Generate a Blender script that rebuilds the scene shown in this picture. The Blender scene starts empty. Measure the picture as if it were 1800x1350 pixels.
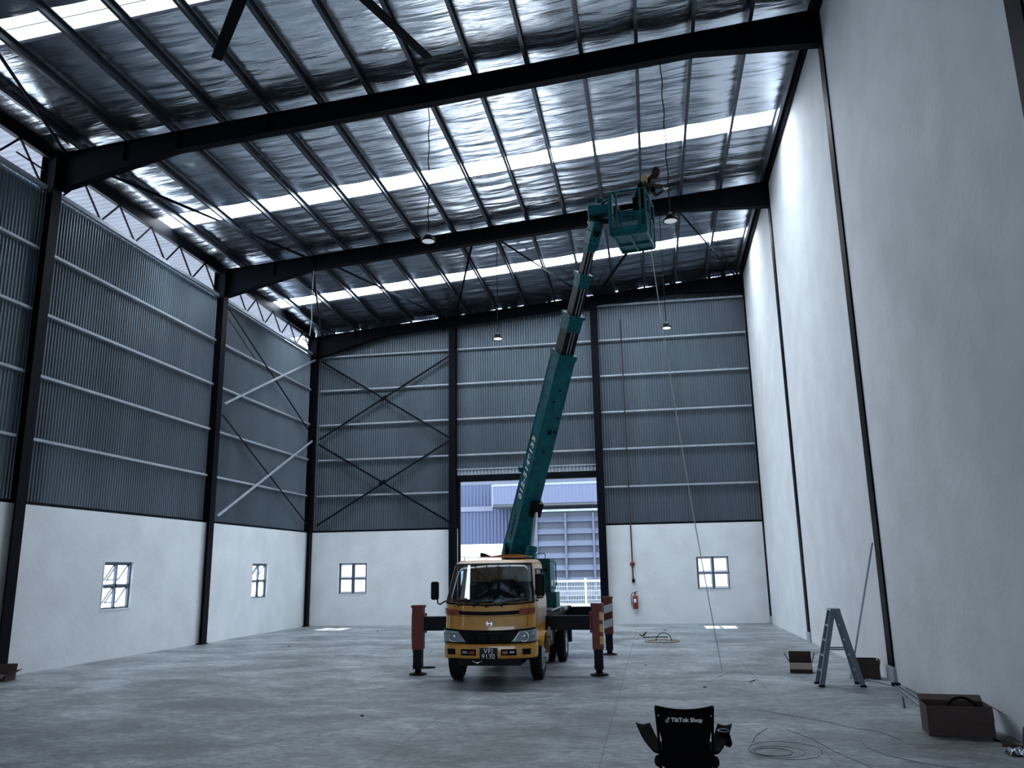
import bpy, bmesh, math, random
from mathutils import Vector, Matrix
random.seed(7)
V = Vector
PI = math.pi
scn = bpy.context.scene
COL = scn.collection

# ------------------------------------------------------------------ camera, sky, sun, exposure
cam_d = bpy.data.cameras.new('camera'); cam = bpy.data.objects.new('camera', cam_d); COL.objects.link(cam)
yaw, pitch, roll = 0.1642, 0.2246, -0.0171
cam_d.sensor_width = 36; cam_d.lens = 36 * 1432.05 / 1800; cam_d.clip_end = 400
cy, sy, cp, sp = math.cos(yaw), math.sin(yaw), math.cos(pitch), math.sin(pitch)
F_ = V((-sy*cp, cy*cp, sp)); r_ = V((cy, sy, 0)); u_ = r_.cross(F_)
R_ = r_*math.cos(roll) + u_*math.sin(roll); U_ = -r_*math.sin(roll) + u_*math.cos(roll)
m = Matrix((R_, U_, -F_)).transposed().to_4x4(); m.translation = V((0, 0, 1.867))
cam.matrix_world = m
scn.camera = cam

world = bpy.data.worlds.new('sky'); scn.world = world; world.use_nodes = True
bg = world.node_tree.nodes['Background']; bg.inputs[0].default_value = (0.70, 0.84, 1.0, 1); bg.inputs[1].default_value = 6.5
sun_d = bpy.data.lights.new('sun', 'SUN'); sun = bpy.data.objects.new('sun', sun_d); COL.objects.link(sun)
sun_d.energy = 15.0; sun_d.angle = math.radians(1.0); sun_d.color = (1.0, 0.97, 0.92)
sun.rotation_euler = V((0.0, math.cos(math.radians(42)), math.sin(math.radians(42)))).to_track_quat('Z', 'Y').to_euler()
SKY_EMIT = 28.0
scn.view_settings.view_transform = 'Standard'; scn.view_settings.look = 'None'
scn.view_settings.exposure = 0.15; scn.view_settings.gamma = 1.0
scn.view_settings.use_curve_mapping = False
scn.cycles.max_bounces = 8; scn.cycles.diffuse_bounces = 5; scn.cycles.glossy_bounces = 4
scn.cycles.caustics_reflective = False; scn.cycles.caustics_refractive = False
scn.cycles.use_denoising = True
scn.cycles.sample_clamp_indirect = 6.0

# ------------------------------------------------------------------ materials
def mat(name, col, rough=0.6, metal=0.0, emit=None, es=0, spec=0.5, coat=0, mottling=0.0, mscale=3.0, bump=0.0, bscale=40, stretch=None, col2=None):
    M = bpy.data.materials.new(name); M.use_nodes = True
    nt = M.node_tree; b = nt.nodes['Principled BSDF']
    b.inputs['Base Color'].default_value = (*col, 1); b.inputs['Roughness'].default_value = rough
    b.inputs['Metallic'].default_value = metal; b.inputs['Specular IOR Level'].default_value = spec
    b.inputs['Coat Weight'].default_value = coat
    if emit: b.inputs['Emission Color'].default_value = (*emit, 1); b.inputs['Emission Strength'].default_value = es
    tc = mp = None
    if mottling or bump:
        tc = nt.nodes.new('ShaderNodeTexCoord'); mp = nt.nodes.new('ShaderNodeMapping')
        nt.links.new(tc.outputs['Object'], mp.inputs[0])
        if stretch: mp.inputs['Scale'].default_value = stretch
    if mottling:
        n = nt.nodes.new('ShaderNodeTexNoise'); n.inputs['Scale'].default_value = mscale; n.inputs['Detail'].default_value = 6
        nt.links.new(mp.outputs[0], n.inputs[0])
        r = nt.nodes.new('ShaderNodeValToRGB'); nt.links.new(n.outputs['Fac'], r.inputs[0])
        c2 = col2 or tuple(c*(1-mottling) for c in col)
        r.color_ramp.elements[0].position = .3; r.color_ramp.elements[0].color = (*c2, 1)
        r.color_ramp.elements[1].position = .7; r.color_ramp.elements[1].color = (*col, 1)
        nt.links.new(r.outputs[0], b.inputs['Base Color'])
    if bump:
        n = nt.nodes.new('ShaderNodeTexNoise'); n.inputs['Scale'].default_value = bscale; n.inputs['Detail'].default_value = 4
        nt.links.new(mp.outputs[0], n.inputs[0])
        bp = nt.nodes.new('ShaderNodeBump'); bp.inputs['Strength'].default_value = bump; bp.inputs['Distance'].default_value = .02
        nt.links.new(n.outputs['Fac'], bp.inputs['Height']); nt.links.new(bp.outputs[0], b.inputs['Normal'])
    return M

M = {}
M['plaster'] = mat('white_plaster', (.77, .80, .83), .8, mottling=.12, mscale=1.3, bump=.25, bscale=9)
M['steel'] = mat('dark_painted_steel', (.0022, .003, .006), .6, spec=.07)
M['galv'] = mat('galvanised_steel', (.36, .41, .47), .5, .1, mottling=.25, mscale=5)
M['purlin'] = mat('purlin_steel', (.055, .068, .088), .42, .5, mottling=.3, mscale=4)
M['brace'] = mat('brace_steel', (.005, .007, .012), .7, 0, spec=.06)
M['clad'] = mat('ribbed_steel_cladding', (.125, .16, .195), .36, .45, mottling=.25, mscale=1.2, stretch=(1, 1, .15))
M['eave'] = mat('bare_roof_sheet', (.20, .21, .25), .6, 0, mottling=.2, mscale=2)
M['conc_out'] = mat('outdoor_concrete', (.62, .64, .66), .9, mottling=.1, mscale=1)
M['plinth'] = mat('plinth_concrete', (.42, .45, .48), .85, mottling=.15, mscale=8)
M['alu'] = mat('window_aluminium', (.09, .11, .14), .5, .2)
M['reveal'] = mat('window_reveal', (.75, .78, .8), .8)
M['yellow'] = mat('yellow_truck_paint', (.80, .36, .045), .32, coat=.5, mottling=.18, mscale=5)
M['pale'] = mat('pale_truck_paint', (.62, .42, .30), .35, coat=.4)
M['green'] = mat('teal_crane_paint', (.005, .155, .20), .45, spec=.25, mottling=.5, mscale=6)
M['green2'] = mat('worn_teal_paint', (.006, .17, .20), .55, spec=.2, mottling=.75, mscale=22)
M['black'] = mat('black_plastic', (.003, .0035, .005), .5, spec=.15)
M['blacksteel'] = mat('black_boom_steel', (.004, .005, .009), .55, .0, spec=.2)
M['rubber'] = mat('tyre_rubber', (.010, .011, .014), .75, spec=.25)
M['rim'] = mat('steel_rim', (.45, .5, .55), .4, .6)
M['chrome'] = mat('chrome', (.8, .84, .88), .15, 1)
M['red'] = mat('red_outrigger_paint', (.22, .022, .014), .5, mottling=.35, mscale=9)
M['white'] = mat('white_paint', (.75, .8, .84), .6)
M['amber'] = mat('amber_reflector', (.85, .42, .06), .35)
M['amberdark'] = mat('amber_indicator_lens', (.30, .045, .012), .2, coat=.6)
M['lens'] = mat('headlight_lens', (.30, .36, .38), .12, .2, coat=1)
M['carton'] = mat('brown_cardboard', (.078, .054, .047), .9, mottling=.15, mscale=6)
M['cartonlit'] = mat('lit_cardboard_flap', (.33, .25, .22), .9)  # lit copy of the cardboard; light on the flap is put into its colour
M['alum'] = mat('ladder_aluminium', (.16, .20, .24), .42, .6)
M['pipe'] = mat('metal_conduit', (.38, .43, .48), .35, .7)
M['fabric'] = mat('black_canvas', (.0025, .0025, .0035), .9, spec=.08)
M['fire'] = mat('extinguisher_red', (.22, .018, .014), .4, coat=.2)
M['redpipe'] = mat('brown_red_pipe', (.03, .013, .015), .6)
M['rope'] = mat('pale_rope', (.6, .58, .55), .8)
M['floorwire'] = mat('thin_grey_wire', (.05, .056, .065), .6)
M['wire'] = mat('dark_wire', (.003, .003, .004), .7, spec=.1)
M['greywire'] = mat('grey_wire', (.30, .34, .38), .5)
M['lamp'] = mat('lamp_face', (.8, .85, .9), .5, emit=(.9, .95, 1), es=1.1)
M['lampnear'] = mat('lamp_face_frosted', (.5, .55, .6), .5, emit=(.9, .95, 1), es=.32)
M['skin'] = mat('skin', (.042, .022, .017), .6, spec=.2)
M['vest'] = mat('black_work_clothes', (.0025, .0025, .0035), .9, spec=.08)
M['sleeve'] = mat('yellow_sleeve', (.50, .36, .15), .8, mottling=.2, mscale=30)
M['hair'] = mat('dark_grey_hair', (.03, .03, .032), .8)
M['bluewall'] = mat('blue_grey_cladding', (.036, .047, .095), .6)
M['outdoor'] = mat('grey_sliding_door', (.022,.028,.046), .6, mottling=.2, mscale=2)
M['outdark'] = mat('dark_soffit', (.035, .038, .045), .7)
M['outwhite'] = mat('outdoor_white_wall', (.8, .82, .85), .8)
M['seat'] = mat('grey_seat_fabric', (.10, .13, .14), .9)
M['foilscrap'] = mat('foil_scrap', (.6, .65, .7), .25, 1)
M['decalred'] = mat('dull_red_sticker', (.20, .04, .035), .6)
M['decalblue'] = mat('blue_sticker', (.015, .07, .12), .6)
M['plate'] = mat('number_plate_black', (.006, .006, .008), .5)
M['print'] = mat('white_print', (.95, .97, .97), .6, emit=None)
M['emitrope'] = M['rope']

def skylight_mat():
    m_ = bpy.data.materials.new('translucent_roof_sheet'); m_.use_nodes = True
    nt = m_.node_tree; b = nt.nodes['Principled BSDF']
    b.inputs['Base Color'].default_value = (.8, .85, .9, 1); b.inputs['Roughness'].default_value = .5
    b.inputs['Emission Color'].default_value = (.82, .91, 1.0, 1); b.inputs['Emission Strength'].default_value = SKY_EMIT
    return m_
M['skylight'] = skylight_mat()
M['skylight_dim'] = skylight_mat(); M['skylight_dim'].node_tree.nodes['Principled BSDF'].inputs['Emission Strength'].default_value = 2.2  # same sheet with a weaker glow, keeping the near bay darker

def glass_mat(name, tint, transp):
    m_ = bpy.data.materials.new(name); m_.use_nodes = True
    nt = m_.node_tree; nt.nodes.clear()
    o = nt.nodes.new('ShaderNodeOutputMaterial'); t = nt.nodes.new('ShaderNodeBsdfTransparent'); g = nt.nodes.new('ShaderNodeBsdfGlossy')
    mx = nt.nodes.new('ShaderNodeMixShader'); t.inputs[0].default_value = (*tint, 1)
    g.inputs['Roughness'].default_value = .03; g.inputs['Color'].default_value = (.9, .95, 1, 1)
    mx.inputs[0].default_value = 1 - transp
    nt.links.new(t.outputs[0], mx.inputs[1]); nt.links.new(g.outputs[0], mx.inputs[2]); nt.links.new(mx.outputs[0], o.inputs[0])
    return m_
M['glass'] = glass_mat('window_glass', (.95, .97, 1), .93)
M['windshield'] = glass_mat('tinted_windscreen', (.45, .52, .55), .84)

def floor_mat():
    m_ = bpy.data.materials.new('power_floated_concrete'); m_.use_nodes = True
    nt = m_.node_tree; N = nt.nodes; L = nt.links; b = N['Principled BSDF']
    tc = N.new('ShaderNodeTexCoord')
    def noise(scale, stretch, detail=8, rough=.6, dist=0.):
        mp = N.new('ShaderNodeMapping'); mp.inputs['Scale'].default_value = stretch; L.new(tc.outputs['Object'], mp.inputs[0])
        n = N.new('ShaderNodeTexNoise'); n.inputs['Scale'].default_value = scale; n.inputs['Detail'].default_value = detail
        n.inputs['Roughness'].default_value = rough; n.inputs['Distortion'].default_value = dist; L.new(mp.outputs[0], n.inputs[0]); return n
    a = noise(.55, (1, 1.4, 1), 7, .62, .6); c = noise(2.6, (.85, 1.5, 1), 10, .75, 1.4); d = noise(11, (.7, 1.5, 1), 8, .85, .5)
    def ramp(n, p0, p1, v0, v1):
        r = N.new('ShaderNodeMapRange'); r.inputs[1].default_value = p0; r.inputs[2].default_value = p1; r.inputs[3].default_value = v0; r.inputs[4].default_value = v1
        L.new(n.outputs['Fac'], r.inputs[0]); return r
    ra = ramp(a, .36, .66, .55, 1.45); rc = ramp(c, .35, .65, .45, 1.5); rd = ramp(d, .36, .64, .5, 1.5)
    def mul(x, y):
        k = N.new('ShaderNodeMath'); k.operation = 'MULTIPLY'; L.new(x.outputs[0], k.inputs[0]); L.new(y.outputs[0], k.inputs[1]); return k
    v = mul(mul(ra, rc), rd)
    # saw-cut joints every 2.23 m
    sx = N.new('ShaderNodeSeparateXYZ'); L.new(tc.outputs['Object'], sx.inputs[0])
    def joint(out, off, period, wid):
        ad = N.new('ShaderNodeMath'); ad.operation = 'ADD'; ad.inputs[1].default_value = off; L.new(out, ad.inputs[0])
        pp = N.new('ShaderNodeMath'); pp.operation = 'PINGPONG'; pp.inputs[1].default_value = period/2; L.new(ad.outputs[0], pp.inputs[0])
        g = N.new('ShaderNodeMath'); g.operation = 'GREATER_THAN'; g.inputs[1].default_value = wid; L.new(pp.outputs[0], g.inputs[0])
        r = N.new('ShaderNodeMapRange'); r.inputs[3].default_value = .55; r.inputs[4].default_value = 1; L.new(g.outputs[0], r.inputs[0]); return r
    j1 = joint(sx.outputs['X'], .62, 2.25, .007); j2 = joint(sx.outputs['Y'], -7.6, 14.8, .007)
    v = mul(v, j1)
    mc = N.new('ShaderNodeMix'); mc.data_type = 'RGBA'; mc.blend_type = 'MULTIPLY'; mc.inputs[0].default_value = 1
    cb = N.new('ShaderNodeCombineColor')
    for i in range(3): L.new(v.outputs[0], cb.inputs[i])
    mc.inputs[6].default_value = (.225, .25, .268, 1); L.new(cb.outputs[0], mc.inputs[7]); L.new(mc.outputs[2], b.inputs['Base Color'])
    rr = ramp(c, .3, .7, .38, .6); L.new(rr.outputs[0], b.inputs['Roughness'])
    bp = N.new('ShaderNodeBump'); bp.inputs['Strength'].default_value = .15; bp.inputs['Distance'].default_value = .01
    L.new(c.outputs['Fac'], bp.inputs['Height']); L.new(bp.outputs[0], b.inputs['Normal'])
    return m_
M['floor'] = floor_mat()

def foil_mat():
    m_ = bpy.data.materials.new('silver_insulation_foil'); m_.use_nodes = True
    nt = m_.node_tree; N = nt.nodes; L = nt.links; b = N['Principled BSDF']
    b.inputs['Base Color'].default_value = (.62, .67, .74, 1); b.inputs['Metallic'].default_value = 1; b.inputs['Roughness'].default_value = .26
    tc = N.new('ShaderNodeTexCoord')
    def noise(scale, st, detail, dist=0):
        mp = N.new('ShaderNodeMapping'); mp.inputs['Scale'].default_value = st; L.new(tc.outputs['Object'], mp.inputs[0])
        n = N.new('ShaderNodeTexNoise'); n.inputs['Scale'].default_value = scale; n.inputs['Detail'].default_value = detail; n.inputs['Distortion'].default_value = dist
        L.new(mp.outputs[0], n.inputs[0]); return n
    n1 = noise(1.0, (.55, 4.2, 1), 4, .5); n2 = noise(1.0, (1.5, 13, 1), 4, .4)
    b1 = N.new('ShaderNodeBump'); b1.inputs['Strength'].default_value = .75; b1.inputs['Distance'].default_value = .06; L.new(n1.outputs['Fac'], b1.inputs['Height'])
    b2 = N.new('ShaderNodeBump'); b2.inputs['Strength'].default_value = .4; b2.inputs['Distance'].default_value = .010; L.new(n2.outputs['Fac'], b2.inputs['Height'])
    L.new(b1.outputs[0], b2.inputs['Normal']); L.new(b2.outputs[0], b.inputs['Normal'])
    return m_
M['foil'] = foil_mat()

# ------------------------------------------------------------------ builders
def world_origin(o):
    p = V((0, 0, 0))
    while o is not None: p += o.location; o = o.parent
    return p

XF = [None]
def xf(p): return XF[0] @ V(p) if XF[0] is not None else V(p)
class MB:
    def __init__(s): s.v = []; s.f = []; s.smooth = []
    def add(s, vs, fs, smooth=False):
        n = len(s.v); s.v += [V(p) for p in vs]; s.f += [tuple(i+n for i in f) for f in fs]; s.smooth += [smooth]*len(fs); return s
    def box(s, x0, x1, y0, y1, z0, z1):
        return s.add([(x0,y0,z0),(x1,y0,z0),(x1,y1,z0),(x0,y1,z0),(x0,y0,z1),(x1,y0,z1),(x1,y1,z1),(x0,y1,z1)],
                     [(0,3,2,1),(4,5,6,7),(0,1,5,4),(1,2,6,5),(2,3,7,6),(3,0,4,7)])
    def obox(s, a, b, side, w0, h0, w1=None, h1=None):
        """box along a->b; side = direction of width"""
        a, b = V(a), V(b); d = (b-a).normalized(); n = V(side); n = (n - d*n.dot(d)).normalized(); u = d.cross(n)
        w1 = w0 if w1 is None else w1; h1 = h0 if h1 is None else h1
        vs = []
        for p, w, h in ((a, w0, h0), (b, w1, h1)):
            for i, j in ((-1,-1),(1,-1),(1,1),(-1,1)): vs.append(p + n*(i*w/2) + u*(j*h/2))
        return s.add(vs, [(0,3,2,1),(4,5,6,7),(0,1,5,4),(1,2,6,5),(2,3,7,6),(3,0,4,7)])
    def frame(s, a, b, side, prof):
        """extrude a closed 2D profile (n,u) along a->b"""
        a, b = V(a), V(b); d = (b-a).normalized(); n = V(side); n = (n - d*n.dot(d)).normalized(); u = d.cross(n); k = len(prof)
        vs = [a + n*p + u*q for p, q in prof] + [b + n*p + u*q for p, q in prof]
        fs = [(i, (i+1)%k, (i+1)%k+k, i+k) for i in range(k)]
        fs += [tuple(range(k-1, -1, -1)), tuple(range(k, 2*k))]
        return s.add(vs, fs)
    def ibeam(s, a, b, side, H, W, tf=.02, tw=.012):
        a, b = V(a), V(b); d = (b-a).normalized(); n = V(side); n = (n-d*n.dot(d)).normalized(); u = d.cross(n)
        s.obox(a+u*(H/2-tf/2), b+u*(H/2-tf/2), n, W, tf); s.obox(a-u*(H/2-tf/2), b-u*(H/2-tf/2), n, W, tf)
        return s.obox(a, b, n, tw, H-2*tf)
    def tube(s, pts, r, k=8, closed=False, caps=True, r1=None):
        pts = [V(p) for p in pts]; n = len(pts); rings = []
        ref = None
        for i, p in enumerate(pts):
            if closed: t = pts[(i+1) % n] - pts[i-1]
            else: t = pts[min(i+1, n-1)] - pts[max(i-1, 0)]
            t.normalize()
            if ref is None: ref = t.orthogonal().normalized()
            ref = (ref - t*ref.dot(t)); 
            ref = ref.normalized() if ref.length > 1e-6 else t.orthogonal().normalized()
            w = t.cross(ref); rr = r if r1 is None else r + (r1-r)*i/(n-1)
            if isinstance(r, (list, tuple)): rr = r[i]
            rings.append([p + (ref*math.cos(2*PI*j/k) + w*math.sin(2*PI*j/k))*rr for j in range(k)])
        vs = [q for g in rings for q in g]; fs = []
        m_ = n if closed else n-1
        for i in range(m_):
            a, b = i*k, ((i+1) % n)*k
            for j in range(k): fs.append((a+j, a+(j+1) % k, b+(j+1) % k, b+j))
        s.add(vs, fs, True)
        if caps and not closed:
            s.add(rings[0], [tuple(range(k-1, -1, -1))]); s.add(rings[-1], [tuple(range(k))])
        return s
    def lathe(s, c, axis, prof, k=32, smooth=True):
        """prof: list (r, h) along axis"""
        c = V(c); t = V(axis).normalized(); e = t.orthogonal().normalized(); w = t.cross(e)
        vs = []
        for r, h in prof:
            for j in range(k):
                a = 2*PI*j/k; vs.append(c + t*h + (e*math.cos(a)+w*math.sin(a))*r)
        fs = []
        for i in range(len(prof)-1):
            for j in range(k): fs.append((i*k+j, i*k+(j+1) % k, (i+1)*k+(j+1) % k, (i+1)*k+j))
        return s.add(vs, fs, smooth)
    def prism(s, poly, d):
        """poly: 3D planar points, d: extrusion vector"""
        poly = [V(p) for p in poly]; d = V(d); k = len(poly)
        vs = poly + [p+d for p in poly]
        return s.add(vs, [(i, (i+1) % k, (i+1) % k+k, i+k) for i in range(k)] + [tuple(range(k-1, -1, -1)), tuple(range(k, 2*k))])
    def grid(s, fn, nu, nv, smooth=True, skip=None):
        vs = [fn(i/nu, j/nv) for i in range(nu+1) for j in range(nv+1)]
        fs = [(i*(nv+1)+j, (i+1)*(nv+1)+j, (i+1)*(nv+1)+j+1, i*(nv+1)+j+1) for i in range(nu) for j in range(nv) if not (skip and skip((i+.5)/nu, (j+.5)/nv))]
        return s.add(vs, fs, smooth)
    def ellipsoid(s, c, r, k=20, n=12, axes=None):
        c = V(c); vs = []; fs = []
        for i in range(n+1):
            th = PI*i/n
            for j in range(k):
                ph = 2*PI*j/k; p = V((r[0]*math.sin(th)*math.cos(ph), r[1]*math.sin(th)*math.sin(ph), r[2]*math.cos(th)))
                if axes: p = axes @ p
                vs.append(c+p)
        for i in range(n):
            for j in range(k): fs.append((i*k+j, (i+1)*k+j, (i+1)*k+(j+1) % k, i*k+(j+1) % k))
        return s.add(vs, fs, True)
    def build(s, name, mt, parent=None, bevel=0, solid=0, fix=True):
        me = bpy.data.meshes.new(name); off = world_origin(parent) if parent else V((0, 0, 0))
        me.from_pydata([xf(p)-off for p in s.v], [], s.f); me.update()
        me.polygons.foreach_set('use_smooth', s.smooth)
        if fix:
            bm = bmesh.new(); bm.from_mesh(me); bmesh.ops.recalc_face_normals(bm, faces=bm.faces); bm.to_mesh(me); bm.free()
        me.materials.append(M[mt] if isinstance(mt, str) else mt)
        o = bpy.data.objects.new(name, me); COL.objects.link(o)
        if parent: o.parent = parent
        if solid:
            md = o.modifiers.new('thickness', 'SOLIDIFY'); md.thickness = solid; md.offset = 0
        if bevel:
            md = o.modifiers.new('soft_edges', 'BEVEL'); md.width = bevel; md.segments = 2; md.limit_method = 'ANGLE'
        return o

def tag(o, label=None, cat=None, group=None, kind=None):
    if label: o['label'] = label
    if cat: o['category'] = cat
    if group: o['group'] = group
    if kind: o['kind'] = kind
    return o
def thing(name, loc, label, cat, group=None, kind=None):
    o = bpy.data.objects.new(name, None); COL.objects.link(o); o.location = loc; o.empty_display_size = .2
    return tag(o, label, cat, group, kind)
def copy_tree(o, parent=None):
    c = o.copy(); COL.objects.link(c)
    if parent: c.parent = parent
    for ch in [x for x in bpy.data.objects if x.parent == o]: copy_tree(ch, c)
    return c
def text(body, name, mt, parent, size, origin, xdir, normal, extrude=.002, bold=.0, align='CENTER', squeeze=1.0, spacing=1.0):
    cu = bpy.data.curves.new(name, 'FONT'); cu.body = body; cu.size = size; cu.extrude = extrude; cu.offset = bold
    cu.align_x = align; cu.align_y = 'CENTER'; cu.space_character = spacing
    t = bpy.data.objects.new(name+'_tmp', cu); COL.objects.link(t)
    dg = bpy.context.evaluated_depsgraph_get(); dg.update()
    me = bpy.data.meshes.new_from_object(t.evaluated_get(dg)); bpy.data.objects.remove(t)
    x = V(xdir).normalized(); n = V(normal); n = (n - x*n.dot(x)).normalized(); y = n.cross(x)
    off = world_origin(parent) if parent else V((0, 0, 0)); org = V(origin) - off
    for v in me.vertices: v.co = org + x*v.co.x*squeeze + y*v.co.y + n*v.co.z
    me.materials.clear(); me.materials.append(M[mt])
    o = bpy.data.objects.new(name, me); COL.objects.link(o)
    if parent: o.parent = parent
    return o
def arc(c, r, a0, a1, n, ax, ay):
    c, ax, ay = V(c), V(ax), V(ay)
    return [c + ax*(r*math.cos(a0+(a1-a0)*i/n)) + ay*(r*math.sin(a0+(a1-a0)*i/n)) for i in range(n+1)]

# ------------------------------------------------------------------ dimensions
XL, XR, YB, YF = -12.622, 3.757, 29.33, -7.2
HB, G = 3.35, 1.3553                       # block wall height, girt spacing
FR = [(.3), 7.55, 14.75, 22.1]             # rafters (end frame apart)
YE = 29.12
def zraf(x, y=0):
    d = 0 if y < 22.1 else -.18*(y-22.1)/7.2
    return 11.08 + .0819*(x-XL) + d
def zroof(x, y=0): return zraf(x, y) + .20

# ------------------------------------------------------------------ floor, ground
MB().box(XL-.15, XR+.15, YF-.15, YB+.15, -.2, 0).build('floor', 'floor').__setitem__('kind', 'structure')
g = MB().box(-70, 60, -60, 110, -.3, -.08).build('ground', 'conc_out'); g['kind'] = 'structure'

# ------------------------------------------------------------------ block walls with window holes
def wall_boxes(mb, axis, pos0, pos1, a0, a1, z0, z1, holes):
    cuts = sorted(holes)
    cur = a0
    def bx(p, q, zz0, zz1):
        if q-p < 1e-4 or zz1-zz0 < 1e-4: return
        if axis == 'x': mb.box(pos0, pos1, p, q, zz0, zz1)
        else: mb.box(p, q, pos0, pos1, zz0, zz1)
    for h0, h1, hz0, hz1 in cuts:
        bx(cur, h0, z0, z1); bx(h0, h1, z0, hz0); bx(h0, h1, hz1, z1); cur = h1
    bx(cur, a1, z0, z1)
WZ = (1.13, 2.215)
TW = .15
mb = MB()
wall_boxes(mb, 'x', XL-TW, XL, YF, YB+TW, 0, HB, [(17.60, 18.69, *WZ), (24.90, 25.97, *WZ), (10.2, 11.3, *WZ)])
w = mb.build('wall_left', 'plaster'); w['kind'] = 'structure'
mb = MB()
wall_boxes(mb, 'y', YB, YB+TW, XL, XR+.15, 0, HB, [(-11.46, -10.37, *WZ), (-6.95, -1.86, 0, HB), (1.45, 2.54, *WZ)])
w = mb.build('wall_back', 'plaster'); w['kind'] = 'structure'
mb = MB()
wall_boxes(mb, 'y', YF-TW, YF, XL, XR+.15, 0, 12.7, [(-6.95, -1.86, 0, 3.6)])
w = mb.build('wall_front', 'plaster'); w['kind'] = 'structure'
mb = MB(); mb.prism([(XR+.002, YF-TW, 0), (XR+.002, YB+.6, 0), (XR+.002, YB+.6, 13.4), (XR+.002, YF-TW, 13.4)], (.15, 0, 0))
w = mb.build('wall_right', 'plaster'); w['kind'] = 'structure'

# windows: aluminium frame, four sashes, some hung open
def window(name, cx, cy_, facing, opens):
    """facing 'x': window in the left wall (u along Y, outward -X); 'y': back wall (u along X, outward +Y)"""
    if facing == 'x': U, O = V((0, 1, 0)), V((-1, 0, 0))
    else: U, O = V((1, 0, 0)), V((0, 1, 0))
    Z = V((0, 0, 1)); W, H = 1.08, 1.08
    c = V((cx, cy_, (WZ[0]+WZ[1])/2))
    root = thing(name, V((cx, cy_, WZ[0])), None, None, kind='structure')
    def bar(mb, u0, z0, u1, z1, t, d0, d1, org=c):
        a = org + U*u0 + Z*z0 + O*((d0+d1)/2); b = org + U*u1 + Z*z1 + O*((d0+d1)/2)
        mb.obox(a, b, O, d1-d0, t)
    mb = MB()
    for z in (-H/2+.02, H/2-.02): bar(mb, -W/2, z, W/2, z, .045, .05, .11)
    for u in (-W/2+.02, W/2-.02): bar(mb, u, -H/2, u, H/2, .045, .05, .11)
    bar(mb, 0, -H/2, 0, H/2, .06, .05, .11); bar(mb, -W/2, 0, W/2, 0, .06, .05, .11)
    mb.build('window_frame', 'alu', root)
    mb = MB()
    for z, s in ((-H/2-.015, -1), (H/2+.015, 1)): bar(mb, -W/2-.03, z, W/2+.03, z, .03, -.012, .06)
    for u in (-W/2-.015, W/2+.015): bar(mb, u, -H/2, u, H/2, .03, -.012, .06)
    mb.build('window_reveal', 'reveal', root)
    k = 0
    for zi in (1, 0):
        for ui in (0, 1):
            op = opens[k]; k += 1
            u0 = -W/2+.045 if ui == 0 else .032; u1 = u0 + W/2-.08
            zt = (H/2-.045) if zi else -.032; hh = H/2-.08
            hinge = c + Z*zt + O*.085
            ang = math.radians(34 if op else 0)
            D = (-Z*math.cos(ang) + O*math.sin(ang)); Nn = U.cross(D)
            def P(u, s): return hinge + U*u + D*s
            mb = MB()
            t = .028
            for s_ in (t/2, hh-t/2): mb.obox(P(u0, s_), P(u1, s_), D, t, .03)
            for u in (u0+t/2, u1-t/2): mb.obox(P(u, 0), P(u, hh), U, t, .03)
            sash = mb.build('sash', 'alu', root)
            MB().prism([P(u0+t, t), P(u1-t, t), P(u1-t, hh-t), P(u0+t, hh-t)], Nn*.005).build('pane', 'glass', sash)
            if op:
                mb = MB(); b0 = hinge + U*(u0+.03) - Z*(hh*.92); mb.tube([b0, P(u0+.03, hh*.75)], .006, 6); mb.build('stay_arm', 'alu', sash)
    return root
window('window_1', XL, 18.145, 'x', (1, 1, 1, 1))
window('window_2', XL, 25.435, 'x', (1, 1, 0, 0))
window('window_3', -10.915, YB, 'y', (0, 0, 0, 0))
window('window_4', 1.995, YB, 'y', (0, 0, 0, 0))
window('window_5', XL, 10.75, 'x', (1, 1, 1, 1))

# ------------------------------------------------------------------ ribbed cladding
def corrugated(name, mt, axis, pos, a0, a1, z0, z1, pitch=.092, amp=.034, top=None, parent=None, sub=6):
    n = int((a1-a0)/pitch*sub)
    mb = MB(); vs = []; fs = []
    for i in range(n+1):
        a = a0 + (a1-a0)*i/n
        ph = (a/pitch) % 1.0
        h = amp*(1 if ph < .25 else (1-(ph-.25)/.2) if ph < .45 else 0 if ph < .8 else (ph-.8)/.2)
        zt = top(a) if top else z1
        p = pos + h
        if axis == 'x': vs += [(p, a, z0), (p, a, zt)]
        elif axis == 'y': vs += [(a, p, z0), (a, p, zt)]
    for i in range(n): fs.append((2*i, 2*i+2, 2*i+3, 2*i+1))
    mb.add(vs, fs, False)
    return mb.build(name, mt, parent, fix=False)
c = corrugated('wall_left_cladding', 'clad', 'x', XL-.14, YF, YB+.1, HB+.03, 10.16); c['kind'] = 'structure'
def topf(x):
    g_ = math.sin(x*2.1+.6)+.7*math.sin(x*5.3)+.5*math.sin(x*13.7)
    return zroof(x, YB) + (.04 if g_ < .1 else -.035)
c = corrugated('wall_back_cladding', 'clad', 'y', YB+.10, XL-.1, -6.97, HB+.03, 0, top=topf); c['kind'] = 'structure'
c = corrugated('wall_back_cladding', 'clad', 'y', YB+.10, -6.97, -1.84, 5.45, 0, top=topf); c['kind'] = 'structure'
c = corrugated('wall_back_cladding', 'clad', 'y', YB+.10, -1.84, XR, HB+.03, 0, top=topf); c['kind'] = 'structure'
# flashing strips on top of the block walls
def trim(n, mb, mt):
    o = mb.build('trim_%d' % n, mt); o['kind'] = 'structure'; return o
trim(1, MB().box(XL-.14, XL-.06, YF, YB, HB, HB+.07), 'steel')
trim(2, MB().box(XL, -7.1, YB+.03, YB+.11, HB, HB+.07), 'steel')
trim(3, MB().box(-1.7, XR, YB+.03, YB+.11, HB, HB+.07), 'steel')
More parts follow.
